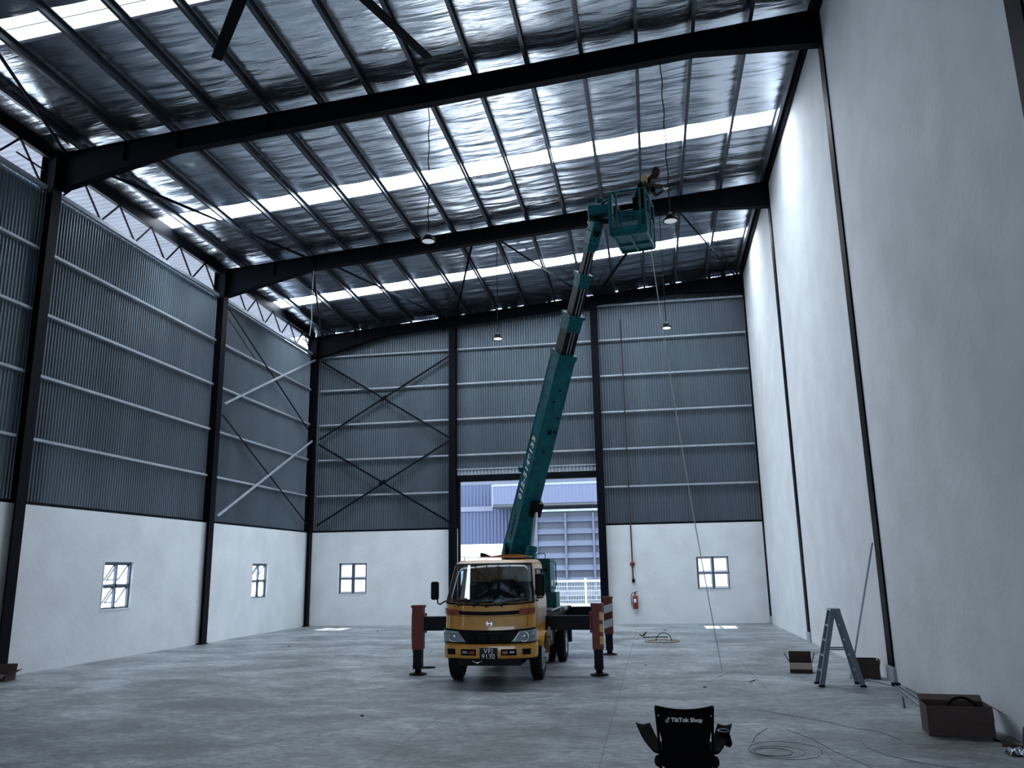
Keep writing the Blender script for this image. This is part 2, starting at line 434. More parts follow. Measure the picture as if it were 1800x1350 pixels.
# lighter vertical lap lines of the cladding sheets
k = 4
# door head: dark header, ribbed lip
trim(k, MB().box(-6.97, -1.84, YB-.05, YB+.16, 5.06, 5.30), 'steel'); k += 1
corrugated('door_head_lip', 'galv', 'y', YB-.02, -6.97, -1.84, 5.30, 5.50, pitch=.13, amp=.04)['kind'] = 'structure'
trim(k, MB().box(-6.97, -1.84, YB-.05, YB+.1, 5.50, 5.545), 'galv'); k += 1
trim(k, MB().box(-6.95, -6.87, YB+.02, YB+.15, 0, 5.06), 'steel'); k += 1

# unseen canopy added outside the door, made deep to keep sun off the doorway
mb = MB(); mb.box(-8.2, -.6, YB+.15, YB+4.0, 5.35, 5.45); mb.box(-8.2, -.6, YB+3.95, YB+4.0, 5.35, 6.4)
o = mb.build('added_sun_canopy', 'bluewall'); tag(o, kind='structure')

# ------------------------------------------------------------------ steel frame
ORD = ['first', 'second', 'third', 'fourth', 'fifth', 'sixth', 'seventh', 'eighth', 'ninth', 'tenth', 'eleventh', 'twelfth', 'thirteenth', 'fourteenth', 'fifteenth', 'sixteenth']
fname = {0: 'the frame above where the viewer stands', 1: 'the frame just in front of the viewer', 2: 'the frame over the truck', 3: 'the frame behind the truck', 4: 'the end frame'}
FY = FR + [YE]
leftcol = {0: 'behind the viewer by the ribbed wall', 1: 'at the near end of the ribbed wall', 2: 'with a carton at its foot', 3: 'between the two windows of the ribbed side wall', 4: 'in the corner where ribbed side wall meets end wall'}
rightcol = {0: 'behind the viewer', 1: 'highest up at the edge of the photo', 2: 'rising beside the leaning pole and stepladder', 3: 'in the middle of the plastered wall, beyond the ladder', 4: 'in the corner by the small end-wall window'}
for i, y in enumerate(FY):
    # left column (I section, half sunk in the wall)
    t = thing('steel_column', V((XL, y-.12, 0)), 'black steel column ' + leftcol[i], 'column')
    mb = MB(); yc = y - .12 if i < 4 else y - .08
    ztop = zraf(XL, y)
    mb.ibeam((XL-.03, yc, 0), (XL-.03, yc, ztop), (0, 1, 0), .36, .27)
    mb.build('column_shaft', 'steel', t)
    MB().box(XL+.002, XL+.17, yc-.17, yc+.17, 0.001, .025).build('base_plate', 'steel', t)
    # right column, nearly flush
    t = thing('steel_column', V((XR, y+.05, 0)), 'slim black steel column in the plastered wall, ' + rightcol[i], 'column')
    yc = y + .08 if i < 4 else y-.05
    MB().box(XR-.03, XR-.001, yc-.15, yc+.15, .24, zraf(XR, y)-.02).build('column_shaft', 'steel', t)
    MB().box(XR-.05, XR-.001, yc-.19, yc+.19, 0.001, .24).build('plinth', 'plinth', t)
    # rafter with haunches
    t = thing('roof_rafter', V((XL, y, zraf(XL, y))), 'deep black steel roof rafter of ' + fname[i], 'rafter')
    mb = MB()
    dz = .44 if i < 4 else .34
    pts = []   # (x, bottom z)
    zb = lambda x: zraf(x, y) - dz
    hl = 1.72 if i < 4 else 1.25
    bl = [(XL+.14, zraf(XL, y)-.86), (XL+2.9, zb(XL+2.9)), (1.35, zb(1.35)), (XR-.04, zb(1.35)-.10)]
    tl = [(x, zraf(x, y)) for x, _ in bl]
    web = [V((x, y-.006, z)) for x, z in bl] + [V((x, y-.006, z)) for x, z in reversed(tl)]
    mb.prism(web, (0, .012, 0))
    for (x0, z0), (x1, z1) in zip(bl[:-1], bl[1:]): mb.obox((x0, y, z0), (x1, y, z1), (0, 1, 0), .2, .02)
    mb.obox((tl[0][0], y, tl[0][1]-.01), (tl[-1][0], y, tl[-1][1]-.01), (0, 1, 0), .2, .02)
    for (x, z), (_, z1) in zip(bl, tl): mb.box(x-.006, x+.006, y-.09, y+.09, z, z1-.02)
    mb.build('rafter_beam', 'steel', t)
    # cleats where purlins sit
    for kk in range(14):
        xx = 3.50 - 1.115*kk
        if kk % 3 == 1:
            zz = zraf(xx, y)
            MB().box(xx-.008, xx+.008, y-.08, y-.01, zz-dz+.02, zz-.02).build('stiffener', 'steel', t)

# end wall posts either side of the door
for x, lab in ((-7.10, 'black steel post on the side of the doorway by the cross-braced bay'), (-1.71, 'black steel post on the side of the doorway by the fire extinguisher')):
    t = thing('door_post', V((x, YB-.14, 0)), lab, 'post')
    mb = MB(); mb.ibeam((x, YB-.14, 0), (x, YB-.14, zraf(x, YB)-.35), (1, 0, 0), .26, .26)
    mb.build('post_shaft', 'steel', t)
    MB().box(x-.17, x+.17, YB-.27, YB-.002, .001, .02).build('base_plate', 'steel', t)

# purlins: run the length of the hall
PUR = [3.56 - 1.115*i for i in range(15)]
def cprof(w=.07, h=.2, t=.006, lip=.02):
    return [(-w/2, h/2), (w/2, h/2), (w/2, h/2-lip), (w/2-t, h/2-lip), (w/2-t, h/2-t), (-w/2+t, h/2-t), (-w/2+t, -h/2+t), (w/2-t, -h/2+t), (w/2-t, -h/2+lip), (w/2, -h/2+lip), (w/2, -h/2), (-w/2, -h/2)]
for i, x in enumerate(PUR):
    z = zraf(x) + .1
    t = thing('roof_purlin', V((x, YF, z)), 'thin steel roof purlin, %s counted from the plastered wall' % ORD[i], 'purlin', 'roof purlins')
    for a, b in ((YF, 22.1), (22.1, YB)):
        mb = MB(); mb.frame((x, a, zraf(x, a)+.1), (x, b, zraf(x, b)+.1), (1, 0, 0), cprof()); mb.build('channel', 'purlin', t)
t = thing('eave_beam', V((XL, YF, zraf(XL)+.05)), 'dark eave beam running above the lattice girder', 'beam')
for a, b in ((YF, 22.1), (22.1, YB)):
    MB().obox((XL-.13, a, zraf(XL, a)+.04), (XL-.13, b, zraf(XL, b)+.04), (1, 0, 0), .08, .38).build('beam_length', 'steel', t)
t = thing('wall_top_channel', V((XR-.06, YF, zraf(XR)+.0)), 'dark channel where the roof meets the plastered wall', 'channel')
for a, b in ((YF, 22.1), (22.1, YB)):
    MB().obox((XR-.05, a, zraf(XR, a)+.05), (XR-.05, b, zraf(XR, b)+.05), (1, 0, 0), .09, .22).build('channel_length', 'steel', t)

# girts on the side wall (per bay), end wall (per bay)
GP = [(-.05, .030), (.06, .030), (.06, -.030), (.05, -.030), (.05, .022), (-.05, .022)]
bayname = {0: 'behind the viewer', 1: 'in the side bay at the photo edge', 2: 'in the side bay with four open window sashes', 3: 'in the cross-braced side bay'}
for b in range(4):
    y0 = FY[b] - .12 + .14; y1 = (FY[b+1] - .12 - .14) if b < 3 else YE-.2
    for kk in range(1, 6):
        z = HB + G*kk
        if kk == 5: continue
        mb = MB(); mb.frame((XL-.06, y0, z), (XL-.06, y1, z), (1, 0, 0), GP)
        o = mb.build('wall_girt', 'galv'); tag(o, 'thin girt %s, %s above the blockwork' % (bayname[b], ORD[kk-1]), 'girt', 'girts of the ribbed side wall')
xb = [(-12.42, -7.25), (-6.96, -1.86), (-1.57, XR-.04)]
bn = ['of the end-wall bay with crossed braces', 'of the end-wall bay above the doorway', 'of the end-wall bay above the fire extinguisher']
for b, (x0, x1) in enumerate(xb):
    for kk in range(1, 7):
        z = HB + G*kk
        if b == 1 and kk == 1: continue
        if b < 2 and kk == 6: continue
        if b == 1 and z < 5.6: continue
        mb = MB(); mb.frame((x0, YB+.03, z), (x1, YB+.03, z), (0, -1, 0), GP)
        o = mb.build('wall_girt', 'galv'); tag(o, 'thin girt %s, %s above the blockwork' % (bn[b], ORD[kk-1]), 'girt', 'girts of the end wall')

# lattice girder above the side wall
for b in range(4):
    y0 = FY[b] + .03; y1 = FY[b+1] - (.27 if b < 3 else .24)
    zt, zb_ = (10.90 if b < 3 else 10.85), 10.21
    t = thing('lattice_girder', V((XL, y0, zb_)), 'dark zigzag lattice girder atop the ribbed side wall, ' + {0: 'behind the viewer', 1: 'over the bay at the photo edge', 2: 'over the bay beside the truck', 3: 'next to the end wall'}[b], 'girder')
    MB().obox((XL-.03, y0, zt+.02), (XL-.03, y1, zt+.02), (1, 0, 0), .07, .07).build('top_chord', 'steel', t)
    MB().obox((XL-.03, y0, zb_-.02), (XL-.03, y1, zb_-.02), (1, 0, 0), .09, .09).build('bottom_chord', 'galv', t)
    n = 5; step = (y1-y0-.35)/n
    ys = y0+.2
    for q in range(n):
        a = (XL-.03, ys+q*step, zb_); tp = (XL-.03, ys+(q+.47)*step, zt); e = (XL-.03, ys+(q+1)*step, zb_)
        MB().obox(a, tp, (1, 0, 0), .035, .035).build('web_bar', 'steel', t)
        MB().obox(tp, e, (1, 0, 0), .035, .035).build('web_bar', 'steel', t)
    if b == 3 or b == 1: MB().obox((XL-.03, y1-.9, 10.55), (XL-.03, y1-.1, 10.55), (1, 0, 0), .03, .03).build('web_bar', 'steel', t)

# crossed wall braces
def brace(a, b, label, mt='brace', grp=None, w=.06):
    a, b = V(a), V(b)
    mb = MB(); side = V((0, 0, 1)).cross(b-a).normalized() if abs((b-a).normalized().z) < .95 else V((1, 0, 0))
    mb.frame(a, b, side, [(-w/2, w/2), (w/2, w/2), (w/2, w/2-.008), (-w/2+.008, w/2-.008), (-w/2+.008, -w/2), (-w/2, -w/2)])
    o = mb.build('cross_brace', mt); return tag(o, label, 'brace', grp)
xk = XL+.08
for (a, b, l) in (((22.3, 9.88), (28.86, 7.0), 'descending from the column top in the upper side-wall cross'), ((22.3, 6.9), (28.86, 9.92), 'rising to the corner in the upper side-wall cross'),
                  ((22.3, 6.55), (28.86, 3.6), 'descending to the corner in the lower side-wall cross'), ((22.3, 3.55), (28.86, 6.75), 'rising to the corner in the lower side-wall cross')):
    brace((xk + (.05 if 'rising' in l else 0), a[0], a[1]), (xk + (.05 if 'rising' in l else 0), b[0], b[1]), 'thin steel brace ' + l, 'brace' if 'desc' in l else 'galv', w=.055)
yk = YB-.12
for (a, b, l) in (((-12.36, 9.93), (-7.22, 6.70), 'descending to the door post in the upper end-wall cross'), ((-12.36, 6.86), (-7.22, 9.88), 'rising to the door post in the upper end-wall cross'),
                  ((-12.36, 6.66), (-7.22, 3.60), 'descending to the door post in the lower end-wall cross'), ((-12.36, 3.60), (-7.22, 6.62), 'rising to the door post in the lower end-wall cross')):
    yy = yk + (.06 if 'rising' in l else 0)
    brace((a[0], yy, a[1]), (b[0], yy, b[1]), 'thin black steel brace ' + l, w=.07)
# cleat plates at the crossings
for n_, (p, s) in enumerate((((-9.79, YB-.16, 8.34), 'upper end-wall cross'), ((-9.79, YB-.16, 5.12), 'lower end-wall cross'))):
    mb = MB(); mb.obox(V(p)-V((.12, 0, .07)), V(p)+V((.12, 0, .07)), (0, 1, 0), .02, .14)
    tag(mb.build('gusset_plate', 'steel'), 'small steel plate at the centre of the %s' % s, 'plate')
# roof braces
def rb(x0, y0, x1, y1, l, w=.065):
    z0 = zraf(x0, y0)-.10; z1 = zraf(x1, y1)-.10
    brace((x0, y0, z0), (x1, y1, z1), 'roof brace slanting ' + l, w=w)
rb(-9.85, 22.2, -12.3, 29.0, 'from the frame behind the truck to the corner column', .075)
rb(-9.55, 22.2, -7.25, 29.0, 'from near the lone pale cable to the door post')
rb(-4.75, 22.2, -6.95, 29.0, 'steeply down to the door post beside the crossed bay')
rb(-4.35, 22.2, -1.85, 29.0, 'from the middle lamp cable toward the boom top')
rb(.75, 22.2, -1.6, 29.0, 'down behind the work basket')
rb(1.05, 22.2, 3.5, 29.0, 'from beside the raised lamp to the plastered wall')
rb(-12.35, 14.9, -9.85, 22.0, 'long across the bay beside the truck', .075)
rb(-9.9, 7.7, -12.35, 14.6, 'across the dark top corner bay', .075)

# ------------------------------------------------------------------ roof: foil, skylights, eave sheet
SKY = [(18.50, 19.32), (25.45, 26.25), (10.84, 11.47)]
def foilz(x, y):
    k_ = (3.56 - x)/1.115; fr = k_ - math.floor(k_)
    sag = .022*math.sin(PI*fr)**1.0
    dmin = min([abs(y-e) for s_ in SKY for e in s_]); damp = min(1, dmin/.35)
    w = damp*.45*(.018*math.sin(y*7.1 + .8*math.sin(x*1.7) + 2.1*math.sin(y*.9)) + .014*math.sin(y*12.7 + 1.3*math.sin(x*2.3+y) + 1.7) + .010*math.sin(y*23 + 2*math.sin(x*1.1)))*math.sin(PI*fr)**.5 if True else 0
    return zroof(x, y) - sag + w*1.0
y0, y1 = YF, YB+.14
ny = 620; nx = 150
mb = MB()
def ff(u, v):
    y = y0 + (y1-y0)*u; x = XL-.35 + (XR+.05-(XL-.35))*v
    return V((x, y, foilz(x, y)))
def sk(u, v):
    y = y0 + (y1-y0)*u; x = XL-.35 + (XR+.05-(XL-.35))*v
    return any(a < y < b for a, b in SKY) and XL-.25 < x < 3.50
mb.grid(ff, ny, nx, True, sk)
c = mb.build('ceiling', 'foil', fix=False); c['kind'] = 'structure'
# metal roof sheet above the foil keeps the sky out
mb = MB()
ys = sorted([YF-.3, 22.1, YB-.02] + [v for a, b in SKY for v in (a, b)])
for a, b in zip(ys[:-1], ys[1:]):
    if any(abs(a-s0) < 1e-6 for s0, s1 in SKY): continue
    mb.prism([(XL-.3, a, zroof(XL-.3, a)+.1), (XR+.2, a, zroof(XR+.2, a)+.1), (XR+.2, b, zroof(XR+.2, b)+.1), (XL-.3, b, zroof(XL-.3, b)+.1)], (0, 0, .03))
r = mb.build('roof', 'eave'); r['kind'] = 'structure'
for i, (a, b) in enumerate(SKY):
    mb = MB(); n = 120
    def sf(u, v, a=a, b=b):
        x = XL-.3 + (3.52-(XL-.3))*u; y = a-.02 + (b-a+.04)*v
        return V((x, y, zroof(x, y) + .06 + .012*math.sin(2*PI*v*4)))
    mb.grid(sf, 40, 24)
    o = mb.build('roof_skylight', 'skylight' if i < 2 else 'skylight_dim', fix=False); o['kind'] = 'structure'
    tag(o, 'strip of white translucent roof sheet, ' + ['over the truck, widest bright band', 'near the end wall', 'at the top corner of the photo'][i], 'skylight')
for i, (a, b) in enumerate(SKY):
    mb = MB(); ym = (a+b)/2
    mb.obox((XL-.2, ym, zroof(XL-.2, ym)+.035), (3.5, ym, zroof(3.5, ym)+.035), (0, 1, 0), .012, .008)
    if i == 2: tag(mb.build('skylight_seam', 'steel'), kind='structure')
# overhanging bare sheet beyond the side wall
mb = MB(); vs = []; fs = []
n = int((YB-YF)/.19*5)
for i in range(n+1):
    y = YF + (YB-YF)*i/n; ph = (y/.19) % 1; h = -.06*(1 if ph < .3 else (1-(ph-.3)/.15) if ph < .45 else 0 if ph < .85 else (ph-.85)/.15)
    vs += [(XL-.30, y, zroof(XL-.3, y)+.05+h), (XL-1.75, y, zroof(XL-1.75, y)+.05+h)]
for i in range(n): fs.append((2*i, 2*i+1, 2*i+3, 2*i+2))
mb.add(vs, fs); o = mb.build('roof_overhang', 'eave', fix=False); o['kind'] = 'structure'
for a, b in ((YF, 22.1), (22.1, YB)):
    mb = MB(); mb.obox((XL-1.8, a, zroof(XL-1.8, a)-.02), (XL-1.8, b, zroof(XL-1.8, b)-.02), (1, 0, 0), .14, .2); tag(mb.build('trim_20' if a == YF else 'trim_21', 'galv'), kind='structure')

# ------------------------------------------------------------------ outside the door
mb = MB()
YO = 50
o = corrugated('neighbour_wall', 'bluewall', 'y', YO, -24, 14, 3.45, 13.5, pitch=.22, amp=-.05); tag(o, 'blue-grey ribbed cladding wall of the building across the yard', 'wall', kind='structure')
o = MB().box(-24, 14, YO-.05, YO+.2, -.1, 3.45).build('neighbour_wall', 'outwhite'); tag(o, 'white lower wall of the building across the yard', 'wall', kind='structure')
MB().box(-24, 14, YO+.1, YO+.4, -.1, 13.5).build('neighbour_wall', 'bluewall')['kind'] = 'structure'
o = MB().box(-24, -9.6, YO-.12, YO-.02, 5.45, 5.75).build('wall_band', mat('grey_band', (.09, .10, .14), .6)); tag(o, kind='structure')
t = thing('door_hood', V((-5, YO-2, 5.4)), 'pale ribbed hood over the sliding door across the yard', 'hood')
corrugated('fascia', mat('pale_blue_fascia', (.07, .08, .135), .6), 'y', YO-2.0, -9.28, 4, 5.68, 6.75, pitch=.2, amp=-.03, parent=None).parent = None
for ob in list(bpy.data.objects):
    if ob.name == 'fascia': ob.parent = t; ob.location = -t.location
MB().box(-9.3, 4, YO-2.04, YO, 6.75, 6.9).build('coping', mat('pale_hood_edge', (.17,.19,.25),.5), t)
MB().box(-9.28, 4, YO-2.0, YO, 5.55, 5.66).build('soffit', 'outdark', t)
MB().box(-9.30, -9.22, YO-2.02, YO, 5.55, 6.8).build('end_panel', mat('hood_end', (.13,.14,.19),.6), t)
t = thing('sliding_door', V((-3, YO-1.4, 0)), 'large grey ribbed sliding door across the yard', 'door')
MB().box(-8.0, -1.6, YO-1.3, YO-1.2, 0, 5.25).build('door_leaf', 'outdoor', t)
MB().box(-8.0, -1.6, YO-1.5, YO-1.0, 5.22, 5.34).build('door_track', 'galv', t)
for q in range(7):
    z = .35 + q*.70
    mb = MB(); mb.prism([(-8.0, YO-1.3, z), (-8.0, YO-1.46, z+.06), (-8.0, YO-1.3, z+.36)], (6.4, 0, 0)); mb.build('door_rail', mat('door_rail_paint', (.05,.06,.095), .5) if q == 0 else 'dr', t) if q == 0 else None
    if q == 0: M['dr'] = bpy.data.materials['door_rail_paint']
    else: mb.build('door_rail', 'dr', t)
for x in (-6.72, -5.0, -3.35, -1.7):
    MB().box(x-.06, x+.06, YO-1.5, YO-1.3, .1, 5.1).build('door_stile', 'dr', t)
# mesh fence
t = thing('mesh_fence', V((-4, 38, 0)), 'white welded mesh fence with a tall post seen through the doorway', 'fence')
mb = MB()
x0, x1 = -9.5, 2.0
for i in range(int((x1-x0)/.075)+1): mb.tube([(x0+i*.075, 38, .28), (x0+i*.075, 38, 1.33)], .006, 4)
for z in (.3, .5, .7, .9, 1.1, 1.3): mb.tube([(x0, 38.01, z), (x1, 38.01, z)], .007, 4)
mb.build('wire_mesh', 'white', t)
MB().box(x0, x1, 37.97, 38.03, 1.33, 1.38).build('top_rail', 'white', t)
for x in (-3.08, -7.4): MB().box(x-.045, x+.045, 37.94, 38.03, -.08, 1.45).build('fence_post', 'white', t)

# ------------------------------------------------------------------ ceiling fan
t = thing('ceiling_fan', V((-4.30, 8.13, 10.0)), 'very large black ceiling fan, two long blades showing at the top of the photo', 'fan')
hc = V((-4.30, 8.13, 10.0))
mb = MB(); mb.lathe(hc, (0, 0, 1), [(.0, -.1), (.22, -.1), (.26, -.04), (.26, .06), (.2, .12), (.05, .14), (.05, .45)], 24); mb.build('hub', 'steel', t)
mb = MB(); mb.tube([hc+V((0, 0, .4)), hc+V((0, -.4, 1.2))], .04, 10); mb.build('down_rod', 'steel', t)
for i in range(6):
    a = math.radians(70.6 + 60*i + .0); d = V((math.cos(a), math.sin(a), 0)); n = V((-d.y, d.x, .12)).normalized()
    mb = MB(); mb.obox(hc+d*.22, hc+d*3.42, n, .20, .03, .17, .022); mb.build('blade', 'steel', t, bevel=.008)

# ------------------------------------------------------------------ pendant lamps
def lamp(x, y, z, ztop, label, far):
    t = thing('pendant_lamp', V((x, y, z)), label, 'lamp', None)
    mb = MB(); c = V((x, y, z))
    mb.lathe(c, (0, 0, 1), [(.0, .10), (.055, .10), (.068, .08), (.072, .035), (.135, .025), (.148, 0), (.148, -.022), (.122, -.026)], 28); mb.build('housing', 'black', t)
    mb = MB()
    for i in range(10):
        a = 2*PI*i/10; mb.obox(c+V((.02*math.cos(a), .02*math.sin(a), .10)), c+V((.08*math.cos(a), .08*math.sin(a), .07)), (-math.sin(a), math.cos(a), 0), .007, .04)
    mb.build('cooling_fins', 'black', t)
    MB().lathe(c+V((0, 0, -.03)), (0, 0, 1), [(.125, .006), (.08, .002), (0, .0)], 28).build('lamp_face', 'lamp' if far else 'lampnear', t)
    MB().tube(arc(c+V((0, 0, .14)), .022, 0, 2*PI, 12, (1, 0, 0), (0, 0, 1)), .005, 6).build('hook', 'pipe', t)
    pts = [c+V((0, 0, .16))]; n = 26
    for i in range(1, n): 
        q = i/n; pts.append(V((x+.012*math.sin(q*31)*(1 if not far else .5), y, z+.16+(ztop-z-.16)*q)))
    pts.append(V((x, y, ztop)))
    MB().tube(pts, .011, 6).build('cable', 'wire', t)
    return t
lamp(-4.09, 14.75, 8.32, zraf(-4.09)-.44, 'round pendant lamp hanging alone on a kinked dark cable over the truck', False)
lamp(.67, 14.75, 8.32, zraf(.67)-.44, 'round pendant lamp whose cable the worker is holding', False)
lamp(-4.05, 22.1, 8.36, zraf(-4.05)-.44, 'lit pendant lamp in the middle, between the two door posts', True)
lamp(.70, 22.1, 8.36, zraf(.7)-.44, 'lit pendant lamp low behind the long pale rope', True)
o = MB().tube([(-9.72, 22.1, 10.85), (-9.75, 22.1, 9.9), (-9.72, 22.1, 9.3), (-9.77, 22.1, 8.8)], .012, 6).build('hanging_cable', 'greywire'); tag(o, 'short loose pale cable with no lamp, hanging from the rafter near the corner', 'cable')

# ------------------------------------------------------------------ fire pipe, extinguisher
t = thing('fire_alarm_pipe', V((-.72, YB-.03, 1.4)), 'thin red-brown pipe down the end wall with a round alarm bell', 'pipe')
MB().tube([(-.74, YB-.04, 10.9), (-.72, YB-.04, 3.4), (-.72, YB-.04, 1.5)], .022, 8).build('conduit', 'redpipe', t)
MB().lathe((-.72, YB-.001, 2.01), (0, -1, 0), [(.0, .09), (.05, .09), (.085, .06), (.09, .0)], 24).build('alarm_bell', 'fire', t)
MB().lathe((-.72, YB-.001, 2.01), (0, -1, 0), [(.0, .10), (.022, .10), (.022, .0)], 12).build('bell_centre', 'black', t)
MB().box(-.76, -.66, YB-.08, YB-.001, 1.38, 1.50).build('call_point', 'black', t, bevel=.01)
t = thing('fire_extinguisher', V((-.68, YB-.12, .5)), 'red fire extinguisher hung on the white end wall', 'extinguisher')
c = V((-.68, YB-.12, .50))
MB().lathe(c, (0, 0, 1), [(0, 0), (.085, 0), (.092, .02), (.092, .38), (.08, .43), (.04, .47), (.03, .49), (.0, .49)], 24).build('cylinder', 'fire', t)
MB().box(c.x-.05, c.x+.035, c.y-.095, c.y-.085, .72, .84).build('paper_label', 'white', t)
mb = MB(); mb.tube([c+V((0, 0, .48)), c+V((0, 0, .55))], .02, 8); mb.obox(c+V((-.03, 0, .55)), c+V((.10, 0, .58)), (0, 1, 0), .03, .02); mb.obox(c+V((-.03, 0, .53)), c+V((.08, 0, .52)), (0, 1, 0), .02, .012); mb.build('valve_handle', 'black', t)
MB().tube([c+V((-.02, 0, .54)), c+V((-.10, 0, .52)), c+V((-.14, 0, .40)), c+V((-.13, 0, .25)), c+V((-.12, 0, .12))], .012, 8).build('hose', 'black', t)
MB().box(c.x-.03, c.x+.03, c.y+.09, YB-.001, .85, .92).build('wall_bracket', 'black', t)
# ------------------------------------------------------------------ crane truck
TX = -2.78
truck = thing('crane_truck', V((TX, 16.6, 0)), 'yellow and teal crane truck with raised boom standing on four outriggers', 'truck')
def cab_w(z):      # half width
    if z < 1.36: return .778
    return .778 - (z-1.36)/.64*.075 - (0 if z < 1.985 else (z-1.985)*.9)
def cab_yf(z):     # front face
    if z < .94: return 13.93
    if z < 1.36: return 13.93 + (z-.94)*.12
    return 13.98 + (z-1.36)*.62 + (0 if z < 1.985 else (z-1.985)*2.2)
CB = 15.55
def cab_pt(z, s, off=0.0):
    """s: signed distance from the front centre along the plan outline (m)"""
    w = cab_w(z)+off; yf = cab_yf(z)-off; r = .17; a = w - r; bow = .07
    sg = 1 if s >= 0 else -1; q = abs(s)
    arc_l = r*PI/2
    if q <= a: x, y = q, yf + r*0 + bow*(q/w)**2
    elif q <= a+arc_l:
        t = (q-a)/r; y0 = yf + bow*(a/w)**2
        x, y = a + r*math.sin(t), y0 + r*(1-math.cos(t))
    else: x, y = w, yf + bow*(a/w)**2 + r + (q-a-arc_l)
    kz = .045*max(0, min(1, (1.85-z)/.45))*max(.35, min(1, (z-.6)/.3))
    z = z - kz*(1-min(1, q/.8)**2)
    return V((TX + sg*x, min(y, CB), z))
def full_s(z): 
    w = cab_w(z); a = w-.17
    return a + .17*PI/2 + (CB - (cab_yf(z) + .07*(a/w)**2 + .17))
def cab_patch(name, mt, z0, z1, s0, s1, off=0., parent=None, nz=8, ns=24, thick=.0, s0b=None, s1b=None, bulge=0):
    """s0,s1 at z0; s0b,s1b at z1; None ends -> the back"""
    mb = MB(); s0b = s0 if s0b is None else s0b; s1b = s1 if s1b is None else s1b
    def fn(u, v):
        z = z0 + (z1-z0)*u
        a = s0 + (s0b-s0)*u; b = s1 + (s1b-s1)*u
        return cab_pt(z, a+(b-a)*v, off)
    mb.grid(fn, nz, ns)
    o = mb.build(name, mt, parent, fix=True)
    if thick:
        md = o.modifiers.new('thickness', 'SOLIDIFY'); md.thickness = thick; md.offset = 1
    return o
cab = MB()
# body shell as one mesh, with window openings left out
def shell(z0, z1, nz, skip=None):
    n = 90
    def fn(u, v):
        z = z0 + (z1-z0)*u; S = full_s(z); return cab_pt(z, -S + 2*S*v)
    cab.grid(fn, nz, n, True, skip)
shell(.70, 1.33, 8)
def win_skip(u, v):
    z = 1.33 + (2.0-1.33)*u; S = full_s(z); s = -S+2*S*v; a = cab_w(z)-.17
    front = abs(s) < a+.15 and .03 < u < .93
    side = a+.27+.17*PI/2-.05 < abs(s) < S-.32 and .08 < u < .85
    return front or side
shell(1.33, 2.0, 18, win_skip)
shell(2.0, 2.05, 3)
# roof and back
cab.add([cab_pt(2.05, -full_s(2.05)+2*full_s(2.05)*i/40) for i in range(41)], [tuple(range(41))])
cab.add([(TX-.7, CB, .6), (TX+.7, CB, .6), (TX+.66, CB, 2.04), (TX-.66, CB, 2.04)], [(0, 1, 2, 3)])
cabo = cab.build('cab', 'yellow', truck)
# pale side skins
for s in (-1, 1):
    a = .795-.17+.17*PI/2 + .06
    p = cab_patch('side_panel', 'pale', .95, 1.37, s*(a), s*(full_s(1.0)-.02), .004, cabo, 4, 8); p['label'] = 'faded pale door panel'
# roof gutter band and pillars (pale)
for s in (-1, 1): 
    o = cab_patch('windscreen_pillar', 'pale', 1.34, 2.0, s*.79, s*.85, .006, cabo, 10, 3, s0b=s*.70, s1b=s*.77)
o = cab_patch('roof_edge', 'pale', 1.99, 2.03, -.80, .80, .006, cabo, 3, 30, s0b=-.74, s1b=.74)
# windscreen: black surround + glass
def ring(name, mt, z0, z1, sa0, sa1, sb0, sb1, wz, ws, off, parent):
    mb = MB()
    def quad(za, zb, fa, fb, ns=30, nz=2):
        def fn(u, v):
            z = za + (zb-za)*u; q = (z-z0)/(z1-z0); lo = sa0+(sb0-sa0)*q; hi = sa1+(sb1-sa1)*q
            a = lo+fa*(hi-lo); b = lo+fb*(hi-lo); return cab_pt(z, a+(b-a)*v, off)
        mb.grid(fn, nz, ns)
    quad(z0, z0+wz*1.6, 0, 1); quad(z1-wz, z1, 0, 1); quad(z0, z1, 0, ws, 3, 12); quad(z0, z1, 1-ws, 1, 3, 12)
    return mb.build(name, mt, parent)
ring('windscreen_surround', 'black', 1.33, 1.995, -.80, .80, -.70, .70, .018, .022, .012, cabo)
cab_patch('windscreen', 'windshield', 1.335, 1.99, -.79, .79, .004, cabo, 10, 30, s0b=-.69, s1b=.69)
for s in (-1, 1):
    mb = MB(); a = .795-.17+.17*PI/2
    def fn(u, v, s=s):
        z = 1.40+.48*u; return cab_pt(z, s*(a+.16-.05*u*3+ (.80)*v), .006)
    mb.grid(fn, 6, 6); mb.build('side_window', 'windshield', cabo)
    mb = MB(); pts = [cab_pt(1.40+.48*u, s*(a+.16-.15*u+.80*v), .012) for u, v in ((0, 0), (.5, 0), (1, 0), (1, .5), (1, 1), (.5, 1), (0, 1), (0, .5))]
    mb.tube(pts, .012, 6, closed=True); mb.build('window_rubber', 'black', cabo)
# front panel lines, black strip with amber indicators
cab_patch('front_strip', 'black', 1.175, 1.235, -.55, .55, .006, cabo, 3, 30, thick=.004)
for s in (-1, 1):
    cab_patch('indicator_lens', 'amberdark', 1.165, 1.255, s*.50, s*.80, .012, cabo, 4, 12, thick=.008, s0b=s*.53, s1b=s*.83)
    cab_patch('panel_gap', 'black', 1.255, 1.33, s*.56, s*.565, .004, cabo, 4, 2, s0b=s*.60, s1b=s*.605)
    cab_patch('panel_gap', 'black', .95, 1.165, s*.655, s*.661, .004, cabo, 4, 2)
cab_patch('panel_gap', 'black', 1.15, 1.156, -.80, .80, .004, cabo, 2, 30)
